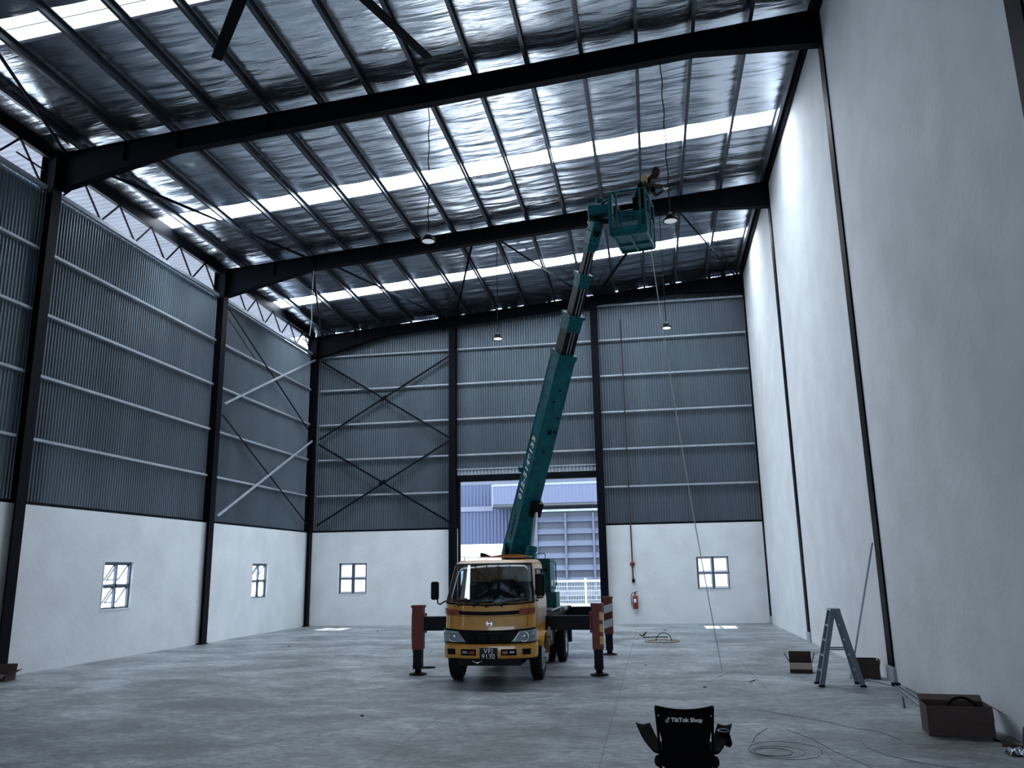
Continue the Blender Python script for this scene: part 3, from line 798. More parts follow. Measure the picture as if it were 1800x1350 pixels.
# round badge
bc = cab_pt(1.045, 0, .012) + V((.02, 0, 0)); nrm = V((0, -1, .1))
badge = MB().tube(arc(bc, .052, 0, 2*PI, 28, (1.15, 0, 0), (0, .1, .82))[:-1], .008, 6, closed=True).build('badge', 'chrome', truck)
mb = MB(); mb.box(bc.x-.035, bc.x+.035, bc.y-.008, bc.y+.004, bc.z-.006, bc.z+.006)
for s in (-1, 1): mb.box(bc.x+s*.036-.006, bc.x+s*.036+.006, bc.y-.008, bc.y+.004, bc.z-.028, bc.z+.028)
mb.build('badge_letter', 'chrome', badge)
# grille and headlights
gr = cab_patch('grille', 'black', .695, .935, -.82, .82, .010, truck, 5, 40, thick=.01)
for z in (.75, .80, .85):
    mb = MB(); mb.tube([cab_pt(z, -.36+.72*i/16, .022) for i in range(17)], .009, 5); mb.build('grille_bar', 'black', gr)
for x in (-.2, 0, .2): 
    mb = MB(); mb.tube([cab_pt(.72, x, .03), cab_pt(.88, x*1.12, .03)], .012, 5); mb.build('grille_bar', 'steel', gr)
for s in (-1, 1):
    h = cab_patch('headlight', 'lens', .715, .905, s*.38, s*.84, .020, truck, 8, 14, thick=.012, s0b=s*.52, s1b=s*.84)
    c0 = cab_pt(.805, s*.60, .03)
    MB().tube(arc(c0, .078, 0, 2*PI, 24, (1, -.02, 0), (0, 0, 1))[:-1], .008, 6, closed=True).build('reflector_ring', 'chrome', h)
    MB().ellipsoid(c0+V((0, .012, 0)), (.068, .025, .068), 18, 10).build('lamp_bulb_cover', 'lens', h)
    c1 = cab_pt(.83, s*.76, .028); MB().ellipsoid(c1, (.035, .02, .04), 14, 8).build('side_lamp', 'lens', h)
# bumper with recesses
bump = MB()
def bfn(z0, z1):
    def fn(u, v):
        z = z0+(z1-z0)*u; return cab_pt(.6, -.98+1.96*v, .012 + .010*math.sin(PI*u)) + V((0, 0, z-.6))
    return fn
bump.grid(bfn(.455, .69), 6, 60)
bo = bump.build('bumper', 'yellow', truck); md = bo.modifiers.new('t', 'SOLIDIFY'); md.thickness = .03; md.offset = -1
def bpt(s, z, off): p = cab_pt(.6, s, .012+off); return V((p.x, p.y, p.z+z-.6))
def bpatch(name, mt, s0, s1, z0, z1, off, ns=8):
    mb = MB(); mb.grid(lambda u, v: bpt(s0+(s1-s0)*v, z0+(z1-z0)*u, off), 2, ns); o = mb.build(name, mt, bo); md = o.modifiers.new('t', 'SOLIDIFY'); md.thickness = .006; return o
for s in (-1, 1):
    bpatch('lamp_recess', 'black', s*.21, s*.47, .505, .605, .016); bpatch('air_slot', 'black', s*.57, s*.71, .515, .605, .016)
    bpatch('fog_lamp', 'amberdark' , s*.235, s*.33, .52, .575, .024); bpatch('fog_lamp', 'lens', s*.36, s*.44, .535, .575, .024)
pl = bpatch('number_plate', 'plate', -.145, .155, .44, .63, .030)
pc = bpt(.005, 0, .040)
text('VFJ', 'plate_lettering', 'print', bo, .105, (pc.x, pc.y-.004, .565), (1, 0, 0), (0, -1, 0), bold=.0008, spacing=1.15)
text('9130', 'plate_lettering', 'print', bo, .105, (pc.x, pc.y-.004, .475), (1, 0, 0), (0, -1, 0), bold=.0008, spacing=1.1)
# wipers
for x0, x1, sx in ((-.52, .02, 1), (-.04, .50, 1)):
    mb = MB(); p = cab_pt(1.325, x0, .03); e = cab_pt(1.40, x1, .03)
    mb.tube([p, (p+e)/2 + V((0, -.01, -.012)), e], .009, 6); mb.tube([cab_pt(1.365, x0+.12, .024), cab_pt(1.41, x1+.08, .022)], .007, 5)
    mb.ellipsoid(p, (.03, .02, .02), 10, 6); mb.build('wiper', 'black', cabo)
for x in (-.25, .22): MB().ellipsoid(cab_pt(1.325, x, .012), (.022, .015, .016), 10, 6).build('washer_nozzle', 'black', cabo)
# stickers behind the screen
for (s, z, w, h, mt) in ((.02, 1.45, .075, .08, 'decalred'), (.20, 1.455, .13, .11, 'decalblue'), (.56, 1.475, .06, .04, 'white'), (.03, 1.915, .035, .03, 'white'), (-.02, 1.74, .04, .08, 'amber')):
    mb = MB(); mb.grid(lambda u, v: cab_pt(z-h/2+h*u, s-w/2+w*v, -.012), 1, 2); o = mb.build('sticker', mt, cabo)
MB().lathe(cab_pt(1.455, .20, -.008), (0, -1, .5), [(0, 0), (.035, 0)], 20).build('round_sticker', 'white', cabo)
MB().lathe(cab_pt(1.455, .20, -.005), (0, -1, .5), [(0, 0), (.014, .001)], 12).build('sticker_centre', 'decalblue', cabo)
# interior: dashboard, seats, steering wheel
MB().box(TX-.68, TX+.68, 14.22, 14.50, 1.02, 1.38).build('dashboard', 'black', cabo, bevel=.04)
for x, w in ((-.40, .20), (.02, .22), (.42, .20)):
    mb = MB(); mb.box(TX+x-w, TX+x+w, 15.16, 15.30, 1.0, 1.66 if x != .02 else 1.70); mb.box(TX+x-w, TX+x+w, 14.75, 15.16, .98, 1.10); mb.build('seat', 'seat', cabo, bevel=.05)
MB().tube(arc((TX+.42, 14.62, 1.42), .19, 0, 2*PI, 24, (1, 0, 0), (0, .45, .9))[:-1], .014, 6, closed=True).build('steering_wheel', 'black', cabo)
# mirrors
for s, x0 in ((-1, -3.78), (1, -1.93)):
    mb = MB(); c = V((x0, 14.22, 1.54 if s < 0 else 1.62)); k_ = 1 if s < 0 else 1.2; mb.box(c.x-.072*k_, c.x+.072*k_, c.y-.04, c.y+.04, c.z-.155*k_, c.z+.155*k_)
    mo = mb.build('mirror', 'black', truck, bevel=.035)
    base = cab_pt(1.37, s*.84, .01)
    MB().tube([c+V((-s*.04, .02, -.15)), c+V((-s*.05, 0, -.21)), c+V((-s*.10, 0, -.235)), (c+base)/2+V((0, -.01, -.14)), base], .013, 8).build('mirror_arm', 'black', mo)
    MB().box(c.x-.058, c.x+.058, c.y+.041, c.y+.045, c.z-.13, c.z+.13).build('mirror_glass', 'chrome', mo)
# things on the roof
rk = MB(); rk.obox((TX-.70, 14.75, 2.115), (TX+.60, 14.80, 2.095), (0, 1, 0), .03, .014)
for x in (-.60, .1, .55): rk.box(TX+x-.006, TX+x+.006, 14.76, 14.79, 2.04, 2.105)
rk = rk.build('roof_rack', 'carton', truck)
mb = MB(); mb.prism([(TX-.30, 14.62, 2.095), (TX+.50, 14.62, 2.075), (TX+.50, 15.05, 2.09), (TX-.22, 15.05, 2.105)], (0, 0, .018)); mb.build('roof_board', mat('orange_brown_board', (.40, .17, .06), .6), truck)
mb = MB(); mb.prism([(TX-.11, 14.7, 2.115), (TX+.12, 14.66, 2.142), (TX+.42, 14.66, 2.142), (TX+.60, 14.7, 2.105), (TX+.60, 14.7, 2.096), (TX-.05, 14.7, 2.10)], (0, .35, 0)); mb.build('roof_board', 'yellow', truck)
MB().prism([(TX-.30, 14.75, 2.115), (TX-.30, 14.75, 2.185), (TX-.25, 14.75, 2.175), (TX-.12, 14.75, 2.115)], (0, .2, 0)).build('roof_wedge', 'black', truck)

# wheels
def wheel(x, y, w, dual, outer):
    R = .37
    t = None
    c = V((x, y, R)); ax = V((outer, 0, 0))
    mb = MB(); prof = [(.20, -w/2+.02), (.30, -w/2), (.345, -w/2+.015), (.36, -w/2+.03)]
    g = 5; tw = w-.06
    for i in range(g):
        a = -tw/2 + tw*i/g; b = -tw/2 + tw*(i+1)/g
        prof += [(.37, a+.004), (.37, b-.006), (.358, b-.004), (.358, b+.002)]
    prof += [(.36, w/2-.03), (.345, w/2-.015), (.30, w/2), (.20, w/2-.02)]
    mb.lathe(c, ax, prof, 40)
    tyre = mb.build('wheel', 'rubber', truck)
    mb = MB()
    if not dual: pr_ = [(.205, w/2-.03), (.20, w/2-.01), (.19, w/2-.03), (.17, w/2-.02), (.13, w/2+.02), (.08, w/2+.03), (.07, w/2+.07), (0, w/2+.075)]
    else: pr_ = [(.205, w/2-.03), (.20, w/2-.01), (.19, w/2-.04), (.16, w/2-.10), (.11, w/2-.12), (.10, w/2-.02), (.06, w/2), (0, w/2)]
    mb.lathe(c, ax, pr_, 32); rim = mb.build('wheel_rim', 'rim', tyre)
    for i in range(6):
        a = 2*PI*i/6; d = w/2 + (.02 if not dual else -.12)
        MB().lathe(c + ax*d + V((0, math.cos(a), math.sin(a)))*.105, ax, [(.012, 0), (.012, .02), (0, .02)], 8).build('wheel_nut', 'steel', tyre)
    return tyre
wheel(-3.53, 14.92, .215, False, -1); wheel(-2.09, 14.92, .215, False, 1)
for x in (-3.59, -3.34): wheel(x, 17.78, .20, True, -1)
for x in (-1.97, -2.22): wheel(x, 17.78, .20, True, 1)
# mudguards by the front wheels
for s, x in ((-1, -3.52), (1, -2.04)):
    mb = MB(); pts = arc((x, 14.92, .37), .44, math.radians(150), math.radians(0), 12, (0, 1, 0), (0, 0, 1))
    for a, b in zip(pts[:-1], pts[1:]): mb.obox(a, b, (1, 0, 0), .2, .02)
    mb.build('mudguard', 'yellow' , truck)
    g_ = MB().tube(arc((x+s*.10, 15.42, .72), .12, math.radians(-60), math.radians(190), 10, (0, 1, 0), (0, 0, 1)), .03, 8).build('step_guard', 'rim', truck)
# chassis
mb = MB()
for x in (-.38, .38): mb.box(TX+x-.035, TX+x+.035, 14.2, 19.4, .50, .70)
for y in (14.4, 15.9, 16.9, 18.4, 19.3): mb.box(TX-.36, TX+.36, y-.03, y+.03, .53, .67)
mb.tube([(TX-.75, 14.92, .37), (TX+.75, 14.92, .37)], .045, 8); mb.tube([(TX-.8, 17.78, .37), (TX+.8, 17.78, .37)], .07, 8)
mb.ellipsoid((TX, 17.78, .37), (.17, .15, .17), 16, 10); mb.tube([(TX, 15.2, .5), (TX, 17.6, .40)], .04, 8)
mb.box(TX-.56, TX+.50, 14.10, 14.8, .31, .52)
mb.build('chassis', 'black', truck)
MB().tube([(TX-.28, 13.97, .40), (TX-.20, 13.94, .37), (TX-.12, 13.97, .40)], .015, 6).build('tow_hook', 'chrome', truck)
MB().box(TX-.72, TX-.42, 16.1, 17.2, .42, .72).build('fuel_tank', 'blacksteel', truck, bevel=.03)
MB().box(TX+.42, TX+.72, 16.3, 17.1, .42, .70).build('tool_box', 'blacksteel', truck, bevel=.02)
MB().box(TX-.85, TX+.85, 15.75, 19.55, .98, 1.05).build('deck', 'blacksteel', truck)
MB().box(TX-.80, TX+.80, 15.9, 19.4, .74, .98).build('sub_frame', 'blacksteel', truck)
MB().tube([(TX+.86, 15.7, 1.12), (TX+.86, 17.1, 1.12), (TX+.86, 17.1, 1.04)], .018, 8).build('deck_rail', 'rim', truck)
MB().box(TX+.70, TX+.95, 17.2, 17.7, 1.05, 1.12).build('deck_locker', 'galv', truck, bevel=.01)
for x in (-3.46, -2.10): MB().prism([(x-.26, 17.32, .80), (x-.26, 17.45, .83), (x-.26, 18.1, .83), (x-.26, 18.24, .80), (x-.26, 18.24, .78), (x-.26, 17.32, .78)], (.52, 0, 0)).build('mudguard', 'black', truck)
MB().box(TX+.62, TX+.90, 18.75, 19.0, .30, .74).build('mud_flap', 'rubber', truck)

# outriggers
def outrigger(x, y, s, front):
    o = MB().box(min(TX+s*.3, x-s*.1), max(TX+s*.3, x-s*.1), y-.10, y+.10, .79, 1.04).build('outrigger_beam', 'blacksteel', truck)
    MB().box(x-.10, x+.10, y-.10, y+.10, .45, 1.23).build('leg_sleeve', 'red', o, bevel=.008)
    MB().box(x-.115, x+.115, y-.115, y+.115, 1.205, 1.25).build('leg_cap', 'red', o)
    MB().box(x-.078, x+.078, y-.078, y+.078, .10, .46).build('inner_leg', 'blacksteel', o)
    MB().lathe((x, y, 0.001), (0, 0, 1), [(0, 0), (.165, 0), (.165, .022), (.10, .035), (.06, .05), (.055, .12), (0, .12)], 24).build('foot_pad', 'black', o)
    for z in (.16, .42): MB().box(x-.085, x+.085, y-.088, y-.078, z-.012, z+.012).build('pin', 'blacksteel', o)
    MB().obox((x-s*.12, y, .74), (x-s*.12, y, 1.10), (0, 1, 0), .24, .03).build('sleeve_collar', 'red', o)
    return o
o = outrigger(-4.43, 15.47, -1, True)
MB().tube(arc((-4.22, 15.45, .13), .10, 0, 2*PI, 16, (1.2, 0, 0), (0, .9, 0))[:-1], .012, 6, closed=True).build('foot_ring', 'black', o)
MB().box(-4.548, -4.532, 15.40, 15.44, .6, 1.1).build('reflective_strip', 'amber', o)
o = outrigger(-1.06, 15.47, 1, True)
for z in (.60, .81, 1.02): 
    p = MB().box(-1.020, -.962, 15.366, 15.372, z-.06, z+.08).build('reflector', 'amber', o); p['label'] = 'amber reflective patch'
MB().box(-.961, -.945, 15.365, 15.5, .50, 1.08).build('white_edge_strip', 'white', o)
o = outrigger(-1.06, 19.06, 1, False)
for z in (.64, .96):
    MB().prism([(-1.15, 18.955, z-.08), (-.965, 18.955, z-.02), (-.965, 18.955, z+.15), (-1.15, 18.955, z+.09)], (0, -.006, 0)).build('white_stripe', 'white', o)
outrigger(-4.43, 19.06, -1, False)

# turntable, control cabinet
tt = MB().lathe((TX, 17.35, 1.05), (0, 0, 1), [(0, 0), (.52, 0), (.52, .06), (.46, .08), (.46, .14), (0, .14)], 36).build('turntable', 'blacksteel', truck)
mb = MB(); 
for s in (-1, 1): mb.prism([(TX+s*.24-.03-.1, 17.0, 1.17), (TX+s*.24-.03-.1, 17.9, 1.17), (TX+s*.24-.13, 17.95, 2.35), (TX+s*.24-.13, 17.5, 2.45), (TX+s*.24-.13, 17.0, 1.6)], (.05, 0, 0))
mb.box(TX-.36, TX+.22, 17.0, 17.9, 1.17, 1.3)
mb.build('crane_pedestal', 'green', truck)
cb = MB().box(-2.52, -2.07, 16.85, 17.6, 1.42, 2.09).build('control_cabinet', 'green', truck, bevel=.012)
MB().box(-2.55, -1.96, 16.85, 17.5, 1.12, 1.42).build('cabinet_base', 'green', cb, bevel=.012)
MB().tube([(-2.36, 16.95, 2.08), (-2.36, 16.95, 2.17), (-2.34, 16.95, 2.19), (-2.20, 16.95, 2.19), (-2.18, 16.95, 2.17), (-2.18, 16.95, 2.08)], .010, 6).build('grab_handle', 'green', cb)
MB().tube([(-2.08, 16.9, 2.03), (-1.99, 16.9, 2.03), (-1.965, 16.9, 2.0), (-1.965, 16.9, 1.56), (-1.99, 16.9, 1.50), (-2.08, 16.9, 1.50)], .012, 6).build('grab_handle', 'green', cb)
MB().lathe((-2.16, 16.852, 1.86), (0, -1, 0), [(.03, 0), (.03, .01), (0, .01)], 14).build('cabinet_lock', 'black', cb)
MB().box(-2.07, -2.066, 16.95, 17.25, 1.55, 1.66).build('cabinet_sticker', 'white', cb)

# boom
P0 = V((-2.934, 17.7, 2.252)); TIP = V((-.776, 14.25, 7.941)); D = (TIP-P0).normalized(); LEN = (TIP-P0).length
hor = V((D.x, D.y, 0)).normalized(); NS = V((hor.y, -hor.x, 0)); 
if NS.y > 0: NS = -NS                       # side face towards the camera
UP = D.cross(NS).normalized()
if UP.z < 0: UP = -UP
def bp(t, a=0, b=0): return P0 + D*(LEN*t) + NS*a + UP*b
def sec(name, mt, t0, t1, w, h, w1=None, h1=None, bev=.012):
    mb = MB(); mb.obox(bp(t0), bp(t1), NS, w, h, w1, h1); return mb.build(name, mt, truck, bevel=bev)
s1 = sec('boom_section', 'green', -.03, .652, .40, .46, .36, .42)
for b in (.205, -.205): MB().obox(bp(.0, .200, b*.97), bp(.65, .181, b*.9), NS, .012, .03).build('edge_rib', 'green', s1)
MB().obox(bp(.646), bp(.662), NS, .385, .45).build('end_collar', 'green2', s1)
s2 = sec('boom_section', 'blacksteel', .652, .745, .27, .34)
col1 = sec('boom_collar', 'green2', .728, .772, .29, .36); col1['label'] = 'worn teal collar'
MB().obox(bp(.768), bp(.776), NS, .34, .39).build('collar_flange', 'green2', col1)
s3 = sec('boom_section', 'blacksteel', .77, .86, .195, .26)
col2 = sec('boom_collar', 'green2', .853, .888, .22, .28); col2['label'] = 'worn teal collar'
MB().obox(bp(.884), bp(.892), NS, .28, .31).build('collar_flange', 'green2', col2)
s4 = sec('boom_section', 'blacksteel', .885, .965, .15, .19)
for t0, t1, w in ((.655, .73, .275), (.775, .855, .21), (.89, .96, .155)):
    for a in (-.035, .03): MB().obox(bp(t0, a, -w*.62), bp(t1, a, -w*.62), NS, .012, .012).build('slide_rod', 'rim', s3)
# dark worn marks on the underside
for t, a, w, l in ((.42, .0, .08, .012), (.425, -.12, .06, .008), (.36, .02, .04, .008), (.52, .08, .05, .006), (.555, .0, .06, .005), (.47, -.1, .05, .006)):
    MB().obox(bp(t, a, -.228), bp(t+l, a, -.226), NS, w, .004).build('scuff_mark', 'black', s1)
# phone number on the side
text('012-5149133', 'painted_number', 'print', s1, .215, bp(.293, .1975, -.01), D, NS, bold=.008, squeeze=1.0, spacing=1.28)
# dark maker's plate, lettering illegible
for i in range(6): MB().obox(bp(.05+.015*i, .2035, -.02), bp(.05+.015*i+.009, .2035, -.02 + (.02 if i % 2 else 0)), NS, .004, .07).build('dark_side_mark', 'black', s1)
# lifting cylinder under the boom
ca = V((-2.52, 16.75, 1.55)); cb_ = bp(.17, -.10, -.30)
cyl = MB().tube([ca, ca+(cb_-ca)*.50], .095, 18).build('lift_cylinder', 'green', truck)
MB().tube([ca+(cb_-ca)*.46, ca+(cb_-ca)*.52], .112, 18).build('cylinder_gland', 'green', cyl)
MB().tube([ca+(cb_-ca)*.5, cb_], .050, 14).build('piston_rod', 'chrome', cyl)
MB().obox(bp(.155, -.1, -.27), bp(.20, -.1, -.27), NS, .22, .16).build('cylinder_bracket', 'black', s1)
MB().tube([bp(.02, .22, -.1), bp(-.02, .24, .0), bp(-.02, .1, -.2)], .05, 8).build('pivot_hose', 'black', s1)
MB().obox(bp(.26, .18, .28), bp(.275, .18, .28), NS, .10, .10).build('length_sensor', 'green2', s1)
# head, rotator box
hd = MB()
hd.obox(bp(.952), bp(.972), NS, .16, .20, .21, .25); hd.obox(bp(.972), bp(1.01), NS, .21, .25, .21, .25); hd.obox(bp(1.01), bp(1.035), NS, .21, .25, .16, .18)
hd = hd.build('boom_head', 'green2', truck, bevel=.015)
MB().lathe(bp(1.005, -.0, -.12), (0, -1, -.2), [(.055, -.03), (.062, .03), (.035, .045), (0, .045)], 18).build('head_pin', 'black', hd)
HB_ = MB(); HB_.box(-.86, -.47, 14.1, 14.50, 8.27, 8.47)
hb = HB_.build('rotator_box', 'green2', truck, bevel=.03)
MB().lathe((-.72, 14.32, 8.10), (0, 0, 1), [(0, -.10), (.10, -.10), (.12, 0), (.17, .12), (.0, .17)], 24).build('rotator', 'black', hb)
MB().obox((-.70, 14.32, 8.17), (-.40, 14.30, 8.14), (0, 1, 0), .25, .10).build('basket_arm', 'black', hb)
MB().ellipsoid((-.64, 14.2, 8.59), (.075, .06, .055), 16, 10).build('cable_drum', 'green2', hb)
MB().tube([(-.60, 14.2, 8.50), (-.5, 14.15, 8.55), (-.42, 14.1, 8.52)], .02, 6).build('control_hose', 'black', hb)

# work basket
bx0, bx1, by0, by1, bz = -.42, .21, 14.0, 14.87, 7.78
XF[0] = Matrix.Translation((bx0, by0, 0)) @ Matrix.Rotation(math.radians(-10), 4, 'Z') @ Matrix.Translation((-bx0, -by0, 0))
fl = MB().box(bx0, bx1, by0, by1, bz, bz+.025).build('work_basket', 'green2', truck)
for (a, b, c_, d_) in ((bx0, bx1, by0-.004, by0+.03), (bx0, bx1, by1-.03, by1+.006), (bx0-.004, bx0+.03, by0, by1), (bx1-.03, bx1+.004, by0, by1), (-.125, -.085, by0, by1), (bx0, bx1, 14.50, 14.535)):
    MB().box(a, b, c_, d_, bz-.035, bz+.002).build('floor_rib', 'green', fl)
# perforated panels: lattice of strips
def perf(p0, ax, az, w, h, nx_, nz_, name='mesh_panel', holes=True):
    mb = MB(); p0, ax, az = V(p0), V(ax), V(az); n = ax.cross(az)
    cw, ch = w/nx_, h/nz_
    fr = .32
    for i in range(nx_+1): mb.obox(p0+ax*(cw*i), p0+ax*(cw*i)+az*h, n, .004, cw*fr)
    for j in range(nz_+1): mb.obox(p0+az*(ch*j), p0+az*(ch*j)+ax*w, n, .0045, ch*fr)
    return mb.build(name, 'green2', fl)
PH = .40
perf((bx0+.03, by0+.004, bz+.14), (1, 0, 0), (0, 0, 1), .57, .26, 22, 9)
MB().box(bx0, bx1, by0-.002, by0+.010, bz, bz+.14).build('kick_panel', 'green2', fl)
perf((bx0+.03, by1-.004, bz+.03), (1, 0, 0), (0, 0, 1), .57, .37, 18, 10)
perf((bx1-.002, by0+.02, bz+.03), (0, 1, 0), (0, 0, 1), .83, .37, 26, 10)
perf((bx0+.002, by0+.02, bz+.03), (0, 1, 0), (0, 0, 1), .83, .37, 26, 10)
mb = MB(); RZ = bz+.84; r = .019
cs = [(bx0, by0), (bx1, by0), (bx1, by1), (bx0, by1)]
for z in (RZ, bz+PH): mb.tube([(x, y, z) for x, y in cs], r, 8, closed=True)
mb.build('guard_rail', 'green2', fl)
for x, y in cs + [(bx0+.1, by0), (bx1-.1, by0), (bx1, (by0+by1)/2)]:
    MB().obox((x, y, bz), (x, y, RZ), (1, 0, 0), .035, .035).build('rail_post', 'green2', fl)
MB().box(bx0-.05, bx0-.01, by0-.04, by0+.25, bz-.02, RZ).build('mast_plate', 'green', fl)
XF[0] = None

# ------------------------------------------------------------------ worker in the basket
def skin(name, mt, parent, verts, edges, radii, sub=2, root=0, smooth=True):
    off = world_origin(parent) if parent else V((0, 0, 0))
    me = bpy.data.meshes.new(name+'_cage'); me.from_pydata([xf(p)-off for p in verts], edges, []); me.update()
    o = bpy.data.objects.new(name+'_cage', me); COL.objects.link(o)
    md = o.modifiers.new('skin', 'SKIN'); md.use_smooth_shade = True; md.branch_smoothing = .6
    for i, r in enumerate(radii):
        sv = me.skin_vertices[0].data[i]; sv.radius = r if isinstance(r, tuple) else (r, r); sv.use_root = (i == root)
    s_ = o.modifiers.new('sub', 'SUBSURF'); s_.levels = sub; s_.render_levels = sub
    dg = bpy.context.evaluated_depsgraph_get(); dg.update()
    nm = bpy.data.meshes.new_from_object(o.evaluated_get(dg)); bpy.data.objects.remove(o)
    nm.materials.clear(); nm.materials.append(M[mt] if isinstance(mt, str) else mt)
    r_ = bpy.data.objects.new(name, nm); COL.objects.link(r_)
    if parent: r_.parent = parent
    return r_
FZ = 7.81
worker = thing('person', V((.10, 14.5, FZ)), 'person in black vest and yellow sleeves in the raised basket, reaching for a lamp cable', 'person')
pel = (.10, 14.50, 8.60); wst = (.14, 14.50, 8.76); chs = (.22, 14.50, 8.95); nk0 = (.285, 14.49, 9.06); nk1 = (.35, 14.465, 9.085)
hd_ = V((.43, 14.44, 9.145))
shN = (.215, 14.335, 9.045); shF = (.33, 14.65, 9.05)
elN = (.225, 14.28, 8.845); wrN = (.45, 14.36, 8.885); elF = (.42, 14.80, 8.86); wrF = (.56, 14.70, 8.91)
hipN = (.10, 14.41, 8.55); hipF = (.12, 14.60, 8.55); knN = (.13, 14.38, 8.22); knF = (.18, 14.63, 8.22)
akN = (.06, 14.38, 7.90); akF = (.10, 14.64, 7.90); toN = (.17, 14.36, 7.84); toF = (.205, 14.66, 7.84)
vs = [pel, wst, chs, nk0, nk1, shN, elN, wrN, shF, elF, wrF, hipN, knN, akN, hipF, knF, akF, tuple(hd_)]
es = [(0,1),(1,2),(2,3),(3,4),(2,5),(5,6),(6,7),(2,8),(8,9),(9,10),(0,11),(11,12),(12,13),(0,14),(14,15),(15,16),(4,17)]
rs = [.10,.09,.115,.06,.048,.048,.036,.026,.048,.036,.026,.07,.05,.036,.07,.05,.036,.075]
body = skin('body', 'skin', worker, vs, es, rs)
# head with face
tilt = Matrix.Rotation(math.radians(14), 3, 'Y') @ Matrix.Rotation(math.radians(12), 3, 'X')
fdir = V((.62, -.62, -.48)).normalized()          # looks toward the hands
rt = fdir.cross(V((0, 0, 1))).normalized(); upv = rt.cross(fdir).normalized()
HM = Matrix((rt, fdir, upv)).transposed()
hc_ = hd_ + upv*.02
mb = MB(); mb.ellipsoid(hc_, (.073, .09, .112), 22, 16, HM)
mb.ellipsoid(hc_ + fdir*.035 - upv*.062, (.050, .045, .048), 14, 10, HM)      # jaw
mb.ellipsoid(hc_ + fdir*.094 - upv*.012, (.013, .018, .026), 10, 8, HM)        # nose
for s in (-1, 1): mb.ellipsoid(hc_ + rt*(s*.075) - upv*.005 - fdir*.005, (.012, .022, .034), 10, 8, HM)
hd_o = mb.build('head', 'skin', worker)
for s in (-1, 1): MB().ellipsoid(hc_ + rt*(s*.030) + fdir*.082 + upv*.012, (.011, .008, .005), 10, 6, HM).build('eye', 'plinth', hd_o)
for s in (-1, 1): MB().ellipsoid(hc_ + rt*(s*.030) + fdir*.089 + upv*.012, (.006, .005, .007), 8, 6, HM).build('pupil', 'black', hd_o)
MB().ellipsoid(hc_ + fdir*.086 - upv*.058, (.026, .008, .006), 10, 6, HM).build('mouth', 'redpipe', hd_o)
mb = MB()
def hair(u, v):
    th = u*math.radians(100); ph = v*2*PI
    p = V((.079*math.sin(th)*math.cos(ph), .096*math.sin(th)*math.sin(ph) - .012, .118*math.cos(th)+.004))
    if math.sin(ph) > 0.15: p = V((p.x, .096*math.sin(min(th, .95))*math.sin(ph) - .012, .118*math.cos(min(th, .95))+.004))
    return hc_ + HM @ p
mb.grid(hair, 10, 28); mb.build('hair', 'hair', worker)
# clothes
skin('vest', 'vest', worker, [(.09, 14.50, 8.56), wst, chs, (.28, 14.49, 9.06), (.225, 14.38, 9.04), (.315, 14.61, 9.045)], [(0,1),(1,2),(2,3),(2,4),(2,5)], [.150,.155,.180,.115,.09,.09])
mid = V(shN).lerp(V(elN), .72); skin('sleeve', 'sleeve', worker, [V((.222, 14.35, 9.055)), shN, mid], [(0,1),(1,2)], [.055,.066,.060])['label'] = 'yellow short sleeve'
mid = V(shF).lerp(V(elF), .72); skin('sleeve', 'vest', worker, [V((.32, 14.63, 9.055)), shF, mid], [(0,1),(1,2)], [.055,.064,.056])
skin('trousers', 'vest', worker, [(.10, 14.50, 8.60), hipN, knN, akN, hipF, knF, akF], [(0,1),(1,2),(2,3),(0,4),(4,5),(5,6)], [.125,.098,.072,.058,.098,.072,.058])
for a, t_ in ((akN, toN), (akF, toF)):
    skin('shoe', 'black', worker, [V(a)+V((-.03, 0, -.045)), V(a)+V((.02, 0, -.03)), t_], [(0,1),(1,2)], [(.045,.045),(.05,.05),(.042,.030)])
# hands: palm and five fingers each
def hand(wr, tgt, upd, side):
    wr = V(wr); d = (V(tgt)-wr).normalized(); n = V(upd); n = (n-d*n.dot(d)).normalized(); w_ = d.cross(n)*side
    vs = [wr, wr+d*.045, wr+d*.085]; es = [(0,1),(1,2)]; rs = [(.024,.02),(.036,.017),(.038,.015)]
    o = skin('hand', 'skin', worker, vs, es, rs)
    for k, (off, L1) in enumerate(((-.028,.066),(-.009,.076),(.010,.071),(.028,.056))):
        b = wr+d*.085+w_*off; c1 = b+d*L1*.45 - n*.010; c2 = c1+d*L1*.30 - n*.022; c3 = c2 + d*L1*.05 - n*.022
        skin('finger', 'skin', o, [b, c1, c2, c3], [(0,1),(1,2),(2,3)], [.0095,.009,.008,.007], 1)
    b = wr+d*.03-w_*.030; skin('thumb', 'skin', o, [b, b+d*.028-w_*.022-n*.01, b+d*.055-w_*.022-n*.022], [(0,1),(1,2)], [.012,.0105,.0085], 1)
    return o
hand(wrN, (.60, 14.52, 8.90), (0, -.3, 1), 1)
hand(wrF, (.655, 14.72, 8.955), (-.3, -.4, 1), -1)
# white connector he is holding
o = MB().tube([(.545, 14.46, 8.862), (.60, 14.55, 8.86), (.645, 14.66, 8.93)], .016, 10).build('lamp_connector', 'white'); tag(o, 'white cable connector held in the worker\'s hands', 'connector')

# pale rope from the basket to the floor
pts = []
A = V((.235, 14.92, 8.30)); B_ = V((1.12, 15.9, .02))
for i in range(41):
    q = i/40; p = A.lerp(B_, q); p += V((-.05, 0, 0))*math.sin(PI*q); pts.append(p)
pts += [V((1.13, 15.7, .012)), V((1.06, 15.42, .012)), V((1.02, 15.33, .012))]
o = MB().tube(pts, .009, 6).build('rope', 'rope'); tag(o, 'long pale rope dropping from the raised basket down to the floor', 'rope')

